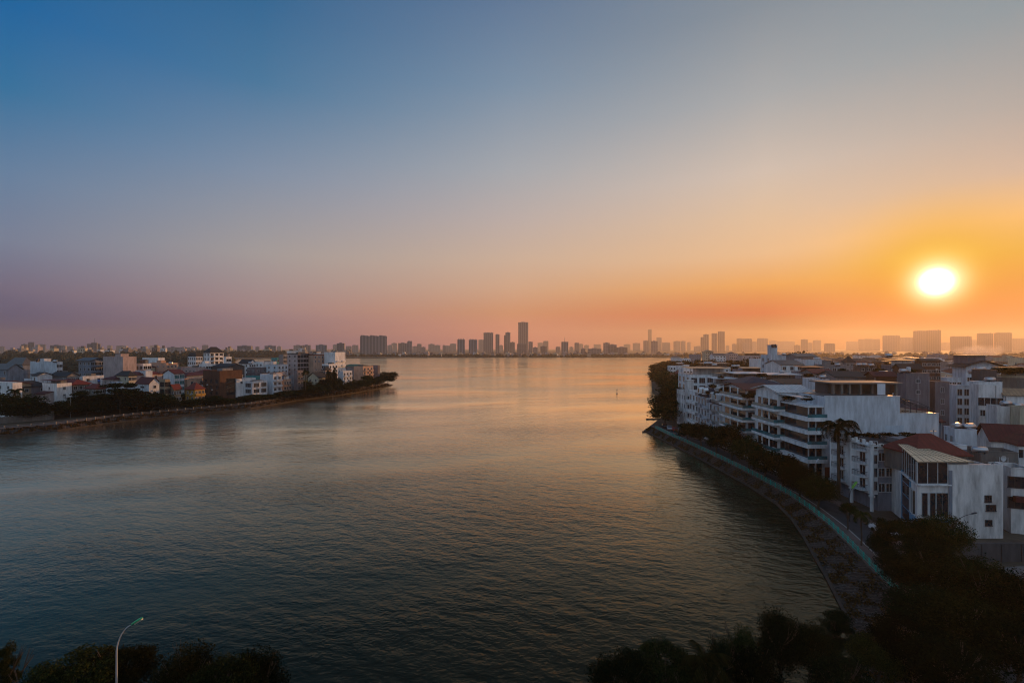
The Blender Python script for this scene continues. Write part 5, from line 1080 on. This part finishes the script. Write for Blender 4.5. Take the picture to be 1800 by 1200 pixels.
street_lamp('dark curved lamp arm in front of the blank stained wall', X(1675,64), 64, Z(903,64)-G, 0.0, 'dark', arm=2.6)
street_lamp('street lamp with a lime green head above the road by the hotel', X(1493,79), 79, Z(864,77)-G, 0.0, 'lime', arm=.5, big=1.7)
street_lamp('pale lamp post at the red base of the white hotel block', X(1431,95), 95, Z(813,95)-G, 0.3, 'grey', arm=.6, big=1.2)
street_lamp('slim tall lamp post between the trees on the left promenade', X(124,197), 197, Z(690,197)-G, 0.5, 'grey', arm=1.2)
street_lamp('lamp post near the pediment villa on the left promenade', X(602,318), 318, Z(678,318)-G, 0.5, 'grey', arm=1.2)
# cars
def car(label, x, y, rz, col, z=G+.01, kind='car'):
    root = empty('parked_'+kind, (x, y, z), rz); tag(root, label, kind, 'cars parked on the lakeside roads')
    bm_ = rough_mat("car_paint_"+col, dict(white=(.7,.7,.72), black=(.015,.015,.018), red=(.35,.02,.02), silver=(.35,.36,.38))[col], rough=.25, var=.03, spec=.6)
    k = 'car'+col
    if k not in CACHE:
        prof = [(-2.15,.35),(-2.2,.75),(-2.05,.95),(-1.35,1.02),(-.75,1.42),(.75,1.45),(1.45,1.05),(2.1,.98),(2.2,.7),(2.15,.35)]
        m = MB(); n = len(m.v); q = len(prof)
        for sx, ins in ((-.88,0),(.88,0)):
            for (a, b) in prof: m.v.append((a, sx*(1-.16*max(0, (b-1.0)/.45)), b))
        m.f.append(tuple(range(q))); m.f.append(tuple(reversed(range(q, 2*q)))); m.m += [0,0]
        for i in range(q): j = (i+1) % q; m.f.append((i, q+i, q+j, j)); m.m.append(0)
        body = m.mesh('body', bm_)
        g = MB(); g.face([(-1.25,-.83,1.05),(1.3,-.83,1.08),(.7,-.755,1.38),(-.7,-.755,1.36)]); g.face([(-1.25,.83,1.05),(-.7,.755,1.36),(.7,.755,1.38),(1.3,.83,1.08)])
        g.face([(1.40,-.7,1.10),(1.40,.7,1.10),(.80,.62,1.44),(.80,-.62,1.44)]); g.face([(-1.31,-.7,1.08),(-.78,-.62,1.41),(-.78,.62,1.41),(-1.31,.7,1.08)])
        for i, vv in enumerate(g.v): g.v[i] = (vv[0]*1.01, vv[1]*1.02, vv[2]+.006)
        w = MB(); w.tube([(0,-.11,0),(0,.11,0)], .33, 14)
        CACHE[k] = (body, g.mesh('window_band', GLASS), w.mesh('wheel', rough_mat("tyre", (.012,.012,.012))), MB().box(-.03,.03,-.16,.16,-.06,.06).mesh('headlight', FRAME))
    b, g, w, hl = CACHE[k]; link('body', b, root); link('window_band', g, root)
    for a in (-1.35, 1.38):
        for s in (-.80, .80): link('wheel', w, root, (a, s, .33))
    for s in (-.6, .6): link('headlight', hl, root, (2.19, s, .74))
    return root
car('white car parked on the road below the hotel, behind the wide crowned tree', X(1556,73.5), 73.5, R(95), 'white')
for px, d, c, lab, rz in [(1168,172,'black','black car parked nearest the lake at the bend of the right road',80),(1177,168,'silver','silver car second in the row parked at the bend',75),(1186,165,'red','red car parked third in the row at the bend',78),(1196,162,'white','white car fourth in the row parked at the bend',70),(1189,157,'black','black car in front of the row parked at the bend',60)]:
    car(lab, X(px, d), d, R(rz), c)
for px, d, c, lab in [(355,238,'white','white car on the left promenade road in front of the yellow wall'),(455,268,'silver','silver car on the left promenade road below the light blue side wall'),(590,330,'white','white car on the left promenade road near the bank tip'),(430,262,'black','black car on the left road by the U-shaped white house')]:
    car(lab, X(px, d)+.0, d, R(70), c)
def rowboat(label, x, y, L, rz, cabin=False, mast=False):
    root = empty('boat', (x, y, 0.0), rz); tag(root, label, 'boat')
    m = MB(); n = 9; k = 7; rows = []
    for i in range(n):
        u = i/(n-1)*2-1; w = L*.16*(1-abs(u)**2.6)+.02; sh = .45+.25*u*u
        rows.append([(u*L/2, w*math.sin(t), .12+sh*(1-math.cos(t))*1.0-.22 if abs(t) < 9 else 0) for t in np.linspace(-1.35, 1.35, k)])
    m.v = [v for r_0 in rows for v in r_0]
    for i in range(n-1):
        for j in range(k-1): m.f.append((i*k+j, (i+1)*k+j, (i+1)*k+j+1, i*k+j+1)); m.m.append(0)
    m.build('hull', rough_mat("boat_hull", (.05,.05,.06), rough=.5), root)
    m = MB(); m.box(-L*.3, L*.3, -L*.11, L*.11, .28, .33); m.build('deck', BARK, root)
    if cabin:
        m = MB(); m.box(-L*.2, L*.22, -L*.11, L*.11, .332, 2.2); m.build('cabin', wallm('greyblue'), root); m = MB(); m.box(-L*.26, L*.28, -L*.14, L*.14, 2.203, 2.32); m.build('cabin_roof', roofm('grey'), root)
    else:
        m = MB(); m.box(-.12, .12, -L*.13, L*.13, .5, .56); m.build('seat', BARK, root)
    return root
rowboat('small houseboat moored under the trees of the wooded point', X(1144, 555), 555, 16, .3, cabin=True)
rowboat('tiny dark boat far out near the opposite shore', X(1054.5, 1250), 1250, 10, 0)
rowboat('thin dark boat by the big tree at the sharp bend', X(1148, 205), 205, 6.5, .05)
rowboat('dark skiff lying against the wall tip at the bend', X(1141, 174), 174, 5.5, .1)
def buoy():
    root = empty('lake_marker', (X(1084.5, 320), 320, 0)); tag(root, 'small dark channel marker standing in the open water', 'marker')
    m = MB(); m.tube([(0,0,-.3),(0,0,.5)], .5, 10); m.build('float', RAIL, root); m = MB(); m.tube([(0,0,.5),(0,0,2.6)], .1, 6); m.box(-.3,.3,-.3,.3,2.6,3.1); m.build('post', RAIL, root)
buoy()
# stainless rooftop tanks and solar heaters
TANKN = [0]
def tank(label, px, py, d, L=2.2, r=.62, rz=0.0, vertical=False, mat=None):
    """py = bottom row of the tank"""
    L *= .78; r *= .78; root = empty('water_tank', (X(px, d), d, Z(py, d)), rz); tag(root, label, 'water tank', 'water tanks on the roofs')
    key = ('tank', L, r, vertical, (mat or STEEL).name)
    if key not in CACHE:
        m = MB()
        if vertical: m.tube([(0,0,.5),(0,0,.55),(0,0,.5+L*.92),(0,0,.5+L)], [r*.9,r,r,r*.45], 14)
        else: m.tube([(-L/2-.1,0,.15+r),(-L/2,0,.15+r),(L/2,0,.15+r),(L/2+.1,0,.15+r)], [r*.6,r,r,r*.6], 14)
        s = MB()
        for a in ((-L*.3, L*.3) if not vertical else (-r*.5, r*.5)): s.box(a-.05, a+.05, -r*.8, r*.8, 0, .55 if vertical else .4)
        b = m.mesh('barrel', mat or STEEL)
        for p in b.polygons: p.use_smooth = len(p.vertices) == 4
        CACHE[key] = (b, s.mesh('stand', RAIL))
    link('barrel', CACHE[key][0], root); link('stand', CACHE[key][1], root)
DARKT = rough_mat("dark_tank", (.06,.05,.06), rough=.4)
for a in [
    ('striped sunlit cylinder on the small white house, left one', 1681, 755, 93, 2.6, .8, .4), ('long white cylinder on the small white house, right one', 1702, 756, 93, 2.8, .8, 0),
    ('cylinder lying behind the red tile roof of the corner house', 1722, 797, 80, 2.4, .7, -.5), ('shiny cylinder above the mould-streaked wall, left one', 1768, 714, 111, 2.6, .8, .1), ('shiny cylinder above the mould-streaked wall, right one', 1789, 717, 110, 2.4, .7, 0),
    ('upright pale tank left of the cylinder in front of the gabled hall', 1708, 657, 150, 1.8, .9, 0), ('long cylinder on the white house in front of the gabled hall', 1723, 652, 150, 3.4, .8, 0),
    ('first of two pale cylinders on the restaurant row roof', 1241, 641, 255, 3, 1, 0), ('second of two pale cylinders on the restaurant row roof', 1248, 641, 255, 3, 1, 0), ('third pale cylinder right of the restaurant row pair', 1256, 644, 240, 3, .9, 0),
    ('left one of a pair of pale cylinders below the white party wall', 1290, 646, 240, 2.8, .9, 0), ('right one of a pair of pale cylinders below the white party wall', 1296, 646, 240, 2.8, .9, 0),
    ('white cylinder above the blank pale blue party wall', 1436, 634, 214, 3.6, 1.0, 0), ('small cylinder beside the golden pyramid roof', 1472, 644, 200, 2.4, .8, 0), ('cylinder on the brown-grey loft house', 1562, 628, 200, 3.2, 1, 0),
    ('first cylinder in the row above the dark low house', 1510, 644, 207, 2.6, .9, 0), ('second cylinder in the row above the dark low house', 1519, 644, 207, 2.6, .9, 0), ('third cylinder in the row above the dark low house', 1531, 645, 207, 2.8, .9, 0),
    ('shiny cylinder left of the draped white cloth', 1455, 684, 120, 2.4, .8, 0), ('shiny cylinder on the grey wall with two tiny windows', 1588, 656, 134, 2.4, .8, 0), ('pale cylinder on the red shed roof', 1553, 659, 150, 3.2, .8, 0),
    ('cylinder on the white canopy beside the amber gallery', 1374, 656, 180, 2.2, .7, 0), ('cylinder right of the tower house', 1378, 625, 214, 2.0, .7, 0), ('cylinder on the low white house behind the fins', 1446, 666, 141, 2.2, .7, 0),
    ('cylinder on the roof of the white planted parapet house', 1740, 672, 119, 2.6, .8, 0), ('white cylinder between pale roofs on the left bank', 440, 640, 320, 3, 1, 0), ('cylinder on the left bank house with the parapet hut', 97, 637, 248, 2.4, .8, 0),
    ('cylinder on the peach house with scattered windows', 300, 640, 284, 2.6, .8, 0)]:
    tank(*a)
for i, px in enumerate((1358, 1363)): tank(('left','right')[i]+' round dark tank on top of the blue-white stair tower', px, 611, 216, 1.5, .7, vertical=True, mat=DARKT)
tank('upright pale tank on the mauve-grey wall beside the balconies', 1597, 656, 134, 1.8, .7, vertical=True, mat=FRAME)
tank('small upright dark tank on the left edge house near the palm', 66, 636, 248, 1.8, .8, vertical=True, mat=DARKT)
tank('blue upright tank on the left bank behind the red canopies', 174, 673, 224, 1.6, .7, vertical=True, mat=PLASTICBLUE)
tank('blue upright tank behind the corner house roof', 1640, 783, 96, 1.4, .6, vertical=True, mat=PLASTICBLUE)
# satellite dish, yard wall, tin shed
def dish():
    root = empty('satellite_dish', (X(1762, 79), 79, Z(814, 79))); tag(root, 'pale satellite dish on the dark flat roof at the right edge', 'dish')
    m = MB(); n = 14; rings = [(0,0),(.25,.05),(.5,.2)]
    m.v.append((0,0,.9)); 
    for q, b in rings[1:]:
        for k in range(n): t = 2*math.pi*k/n; m.v.append((q*math.cos(t), -b, .9+q*math.sin(t)))
    for k in range(n): m.f.append((0, 1+(k+1) % n, 1+k)); m.m.append(0); m.f.append((1+k, 1+(k+1) % n, 1+n+(k+1) % n, 1+n+k)); m.m.append(0)
    m.build('reflector', FRAME, root); m = MB(); m.tube([(0,.1,0),(0,.05,.9)], .04, 6); m.build('mast', RAIL, root)
dish()
def yard():
    d = 64; root = empty('yard_wall', (X(1690, d), d, G)); tag(root, 'blue-grey boundary wall below the blank stained side wall', 'wall')
    m = MB(); m.box(0, X(1830, d)-X(1690, d), 0, .25, -.3, 2.5); m.box(-.05, X(1830, d)-X(1690, d), -.05, .3, 2.503, 2.62); m.build('wall', wallm('darkgrey'), root)
    for i in range(5): m = MB(); m.box(i*2.8, i*2.8+.3, -.12, -.002, -.3, 2.45); m.build('pilaster', wallm('darkgrey'), root)
    d = 55; r = empty('tin_shed', (X(1778, d), d-2, G)); tag(r, 'grey tin roofed shed among the trees at the right edge', 'shed')
    m = MB(); m.box(0, 9, 0, 5, -.3, 1.6); m.build('wall', wallm('grey'), r); m = MB(); m.prism([(-.6,-.6),(9,-.6),(9,5.3),(-.6,5.3)], [1.6,2.4,2.4,1.6], [1.7,2.5,2.5,1.7]); m.build('roof', roofm('grey'), r)
    # yellow wall and brown garden wall on the left bank
    for (p0, p1, top, d0, d1, mat, lab) in [(331,362,709,239,241,'yellow','yellow garden wall behind the left promenade'),(296,316,710,230,232,'brown','brick red garden wall left of the yellow wall'),(0,92,733,181,192,'concrete','pale garden wall with a gate post at the far left')]:
        a = Vector((X(p0,d0), d0)); b = Vector((X(p1,d1), d1)); r = empty('garden_wall', (a.x, a.y, G)); tag(r, lab, 'wall'); q = b-a
        n_ = Vector((-q.y, q.x)).normalized()*.3; h = Z(top, d0)-G; h = max(1.6, min(h, 3.0))
        m = MB(); m.prism([(0,0),(q.x,q.y),(q.x+n_.x,q.y+n_.y),(n_.x,n_.y)], -.3, h); m.build('wall', wallm(mat), r)
        m = MB(); m.box(q.x-.3, q.x+.4, q.y-.3, q.y+.4, -.3, h+.9); m.build('gate_post', wallm(mat), r)
yard()
# ------------------------------------------------------------------ packed houses filling the blocks
def place_label(px, py, desc, table, seen):
    best = min(table, key=lambda t: (t[0]-px)**2+((t[1]-py)*2.2)**2)
    dx, dy = best[0]-px, best[1]-py
    rel = ('left of' if dx > 0 else 'right of') if abs(dx) > abs(dy)*1.6 else ('below' if dy < 0 else 'above')
    s = f'{desc} {rel} {best[2]}'; seen[s] = seen.get(s, 0)+1
    if seen[s] > 1: s = s.replace(' with a ', ' with ') and f'{["","second","third","fourth","fifth","sixth","seventh"][min(6, seen[s]-1)]} {s}'
    return s
RTAB = [(1230,650,'the glazed top-floor house'),(1275,668,'the small plant terrace house'),(1318,655,'the long white pergola'),(1340,668,'the navy hip roof'),(1340,638,'the white party wall'),(1368,612,'the blue-white stair tower'),(1385,657,'the amber gallery'),
        (1420,630,'the rounded sheet roof'),(1430,645,'the red awning'),(1475,634,'the golden pyramid roof'),(1520,640,'the row of cylinders'),(1520,680,'the concrete pavilion'),(1575,640,'the glowing loft window'),(1606,690,'the two tiny white windows'),
        (1630,636,'the flat dark brown roof'),(1700,628,'the hall roof lantern'),(1740,645,'the gabled hall'),(1688,700,'the white slot-windowed house'),(1735,690,'the wide white parapet'),(1760,730,'the mould-streaked wall'),(1780,660,'the planted roof terrace'),
        (1780,690,'the broad tan roof'),(1690,765,'the small white house'),(1760,765,'the maroon roof'),(1620,715,'the steel pergola')]
LTAB = [(20,640,'the grey hip-roofed hall'),(85,650,'the broad pale wall'),(100,685,'the plain white house'),(160,640,'the grey apartment house'),(210,648,'the blank pinkish wall'),(168,680,'the bright red tile roof'),(225,660,'the cream house roof'),(255,640,'the dark open-fronted house'),
        (290,650,'the peach house'),(305,665,'the light blue gable'),(345,675,'the yellow villa'),(345,630,'the black-roofed dormer villa'),(380,625,'the tallest white villa'),(390,670,'the reddish-brown cube'),(445,640,'the black-gabled white house'),(470,645,'the bright white flat house'),
        (450,680,'the U-shaped white house'),(475,670,'the light blue side wall'),(500,640,'the grey tower house'),(530,635,'the white gridded front'),(555,640,'the peach tower house'),(558,662,'the pale pediment villa'),(590,640,'the stacked cubes'),(608,660,'the peach-edged balconies'),(645,652,'the orange balconies')]
rf = random.Random(21); seenR = {}; seenL = {}
def overlaps(x, y, W, L, boxes): return any(x < b[2] and x+W > b[0] and y < b[3] and y+L > b[1] for b in boxes)
boxes = [(X(p0, d)-1, d-.8, X(p1, d)+1, d+L+1) for (p0, p1, t, d, L) in RIGHT]+[(60,60,105,116)]
DESC = {'white':'white','bluewhite':'pale blue','cream':'cream','grey':'grey','mauve':'mauve','concrete':'concrete','pink':'pinkish','peach':'peach','stain':'weathered','greyblue':'blue-grey','brown':'brown','redbrick':'brick red','tan':'tan'}
RDESC = {'red':'red','darkred':'dark red','brown':'brown','dark':'dark','grey':'grey','tan':'tan','metal':'bare metal','white':'white','orange':'orange'}
def infill_right():
    n = 0
    for d, zlo, zhi, p0 in [(118,13,17,1470),(133,13,18,1380),(150,14,19,1310),(168,15,20,1300),(188,15,21,1296),(210,16,22,1300),(222,16,22.5,1300),(250,17,23.5,1302),(282,17,24,1300),(318,17,24.5,1350),(360,17,25,1400),(400,18,25,1380),(435,18,25,1400),(500,18,25,1400),(580,16,24,1350),(680,16,24,1300)]:
        x = X(p0, d)
        while x < X(1830, d):
            W = rf.uniform(4.6, 9)*(1+d/900); L = rf.uniform(8, 13)*(1+d/900); y = d+rf.uniform(-3, 5); px = 900+800*(x+W/2)/y
            if not overlaps(x, y, W, L, boxes) and rf.random() < (.95 if d < 300 else .85):
                zt = rf.uniform(zlo, zhi); wc = rf.choice(['white','bluewhite','cream','grey','mauve','concrete','pink','stain','greyblue','white','grey','brown','tan']); rfk = rf.choice(['flat','flat','canopy','gablex','gabley','hip','canopy']); rc = rf.choice(['red','darkred','brown','dark','grey','tan','metal','darkred','grey'])
                desc = f'{DESC[wc]} house with a {RDESC[rc]} {dict(flat="flat",canopy="sheet",gablex="pitched",gabley="gabled",hip="hipped")[rfk]} roof'
                lab = place_label(px, 612-(zt-32)/y*800, desc, RTAB, seenR); n += 1
                house('packed_house', lab, x, y, R(-12)+rf.uniform(-.06,.06), W, L, zt-1.2, wall=wc, roof=rfk, rc=rc, hr=rf.uniform(1.4,2.6), win=[('F', rf.randint(1,3), 1.1, 1.4, [4,5] if d > 180 else [3,4,5])] if d < 420 else [('F',2,1.3,1.4,[5])], group='packed houses behind the right lake front',
                      hut=(W*.2, L*.3, W*.4, L*.3, 2.4) if rfk == 'flat' and rf.random() < .7 else None, ac=[('F', rf.uniform(.2,.8), zt-G-rf.uniform(2,5))] if d < 220 and rf.random() < .5 else (), canopy_h=2.2)
                boxes.append((x-.4, y-.3, x+W+.4, y+L+.3))
            x += W+rf.uniform(.2, 1.2)
    return n
N1 = infill_right()
def infill_left():
    n = 0
    for off, zlo, zhi in [(26,10,15),(42,12,18),(60,14,20),(80,15,22),(104,15,22)]:
        for i, t in enumerate(np.linspace(0, 1, 22)):
            pts = [Vector(p) for p in LF[1:-2]]; q = resample(pts, 8.5)
            if i*1.3 >= len(q)-1: break
            a = q[int(i*1.25) if int(i*1.25) < len(q) else -1]; x = a.x-off*.936-rf.uniform(0,4); y = a.y+off*.35+rf.uniform(-3,3)
            px = 900+800*x/y
            if px < -60 or y > 410: continue
            zt = rf.uniform(zlo, zhi); W = rf.uniform(7,12); L = rf.uniform(9,13)
            # keep clear of the measured houses
            if any(abs(X((l[0]+l[1])/2, l[3])-x) < 10 and abs(l[3]-y) < 9 for l in LEFT): continue
            if y < 178 or (px < 115 and off < 30): continue
            wc = rf.choice(['white','bluewhite','cream','grey','mauve','concrete','pink','peach','greyblue','tan']); rfk = rf.choice(['flat','canopy','gablex','hip','flat','hip']); rc = rf.choice(['red','darkred','brown','dark','grey','dark','grey'])
            desc = f'{DESC[wc]} house with a {RDESC[rc]} {dict(flat="flat",canopy="sheet",gablex="pitched",gabley="gabled",hip="hipped")[rfk]} roof'
            lab = place_label(px, 612-(zt-32)/y*800, desc, LTAB, seenL); n += 1
            house('packed_house', lab, x, y, PHI+rf.uniform(-.05,.05), W, L, zt, wall=wc, roof=rfk, rc=rc, hr=rf.uniform(1.6,2.8), win=[('F',2,1.1,1.4,[3,4,5]),('R',2,1.2,1.4,[3,4,5])], group='packed houses behind the left promenade', hut=(W*.2, L*.3, W*.4, L*.3, 2.4) if rfk == 'flat' and rf.random() < .6 else None)
    return n
N2 = infill_left()

seenS = {}
for px, py, d, w, h in [(1318,696,122,4,1.8),(1342,695,121,4,1.6),(1386,699,107,3.5,1.5),(1262,692,142,3,1.8),(1244,690,150,3,2),(1292,690,137,3.5,2.2),(1500,764,92,3,1.4),(1530,765,90,4,1.3),(1560,764,92,3.5,1.2),(1600,765,92,4,1.3),(1590,728,102,4,1.8),(1418,700,101,3,1.5),(1340,660,160,4,2),(1420,660,165,4,2),
                       (1480,652,160,4,2.4),(1545,652,160,4,2.2),(1600,652,150,4,2),(1760,652,132,6,2.6),(1785,652,132,5,2.6),(1460,640,210,5,3),(1560,642,210,5,3)]:
    lab = place_label(px, py, 'dark roof garden bush', RTAB, seenS); tree('roof_shrub', lab, X(px, d), d, h, w, res='far', mat='d', zb=Z(py, d)-h*.5, low=.05, cat='shrub')
# ------------------------------------------------------------------ smoke over the right bank
def smoke():
    d = 640.0; m = bpy.data.materials.new("smoke_cloud"); m.use_nodes = True; nt = m.node_tree; N = nt.nodes; Lk = nt.links; N.remove(N['Principled BSDF'])
    tc = N.new('ShaderNodeTexCoord'); no = N.new('ShaderNodeTexNoise'); no.inputs['Scale'].default_value = .055; no.inputs['Detail'].default_value = 4; no.inputs['Roughness'].default_value = .6; no.inputs['Distortion'].default_value = .6
    Lk.new(tc.outputs['Object'], no.inputs[0])
    ln = N.new('ShaderNodeVectorMath'); ln.operation = 'MULTIPLY_ADD'; Lk.new(tc.outputs['Generated'], ln.inputs[0]); ln.inputs[1].default_value = (2,2,2); ln.inputs[2].default_value = (-1,-1,-1)
    le = N.new('ShaderNodeVectorMath'); le.operation = 'LENGTH'; Lk.new(ln.outputs[0], le.inputs[0])
    mr = N.new('ShaderNodeMapRange'); Lk.new(le.outputs['Value'], mr.inputs[0]); mr.inputs[1].default_value = .25; mr.inputs[2].default_value = 1.0; mr.inputs[3].default_value = .30; mr.inputs[4].default_value = -.30
    ad = N.new('ShaderNodeMath'); ad.operation = 'ADD'; Lk.new(no.outputs[0], ad.inputs[0]); Lk.new(mr.outputs[0], ad.inputs[1])
    m2 = N.new('ShaderNodeMapRange'); Lk.new(ad.outputs[0], m2.inputs[0]); m2.inputs[1].default_value = .46; m2.inputs[2].default_value = .85; m2.inputs[3].default_value = 0; m2.inputs[4].default_value = .05
    v = N.new('ShaderNodeVolumePrincipled'); v.inputs['Color'].default_value = (.93,.88,.84,1); v.inputs['Anisotropy'].default_value = .4; Lk.new(m2.outputs[0], v.inputs['Density']); Lk.new(v.outputs[0], N['Material Output'].inputs['Volume'])
    m.cycles.volume_step_rate = 1.0
    b = MB(); n, k = 12, 8
    for (x0, x1, z0, z1, nm) in [(X(1668,d), X(1775,d), 10, Z(596,d), 'smoke')]:
        cx, cz = (x0+x1)/2, (z0+z1)/2; a, c = (x1-x0)/2, (z1-z0)/2
        for j in range(1, k):
            for i in range(n): t = 2*math.pi*i/n; f = math.pi*j/k; b.v.append((a*math.sin(f)*math.cos(t), 26*math.sin(f)*math.sin(t), c*math.cos(f)))
        for j in range(k-2):
            for i in range(n): b.f.append((j*n+i, (j+1)*n+i, (j+1)*n+(i+1) % n, j*n+(i+1) % n)); b.m.append(0)
        b.f.append(tuple(reversed(range(n)))) if False else b.f.append(tuple(range(n))); b.m.append(0); b.f.append(tuple((k-2)*n+i for i in reversed(range(n)))); b.m.append(0)
        o = b.build('smoke', m, None, (cx, d, cz)); o['kind'] = 'stuff'
smoke()
# ------------------------------------------------------------------ haze
def haze():
    m = bpy.data.materials.new("haze_air"); m.use_nodes = True; nt = m.node_tree; N = nt.nodes; N.remove(N['Principled BSDF'])
    v = N.new('ShaderNodeVolumePrincipled'); v.inputs['Color'].default_value = (.90,.79,.64,1); v.inputs['Density'].default_value = .0001; v.inputs['Anisotropy'].default_value = .48
    nt.links.new(v.outputs[0], N['Material Output'].inputs['Volume'])
    b = MB(); b.box(-9000, 9000, -260, 8200, -2.6, 330); o = b.build('haze', m); o['kind'] = 'stuff'
haze()
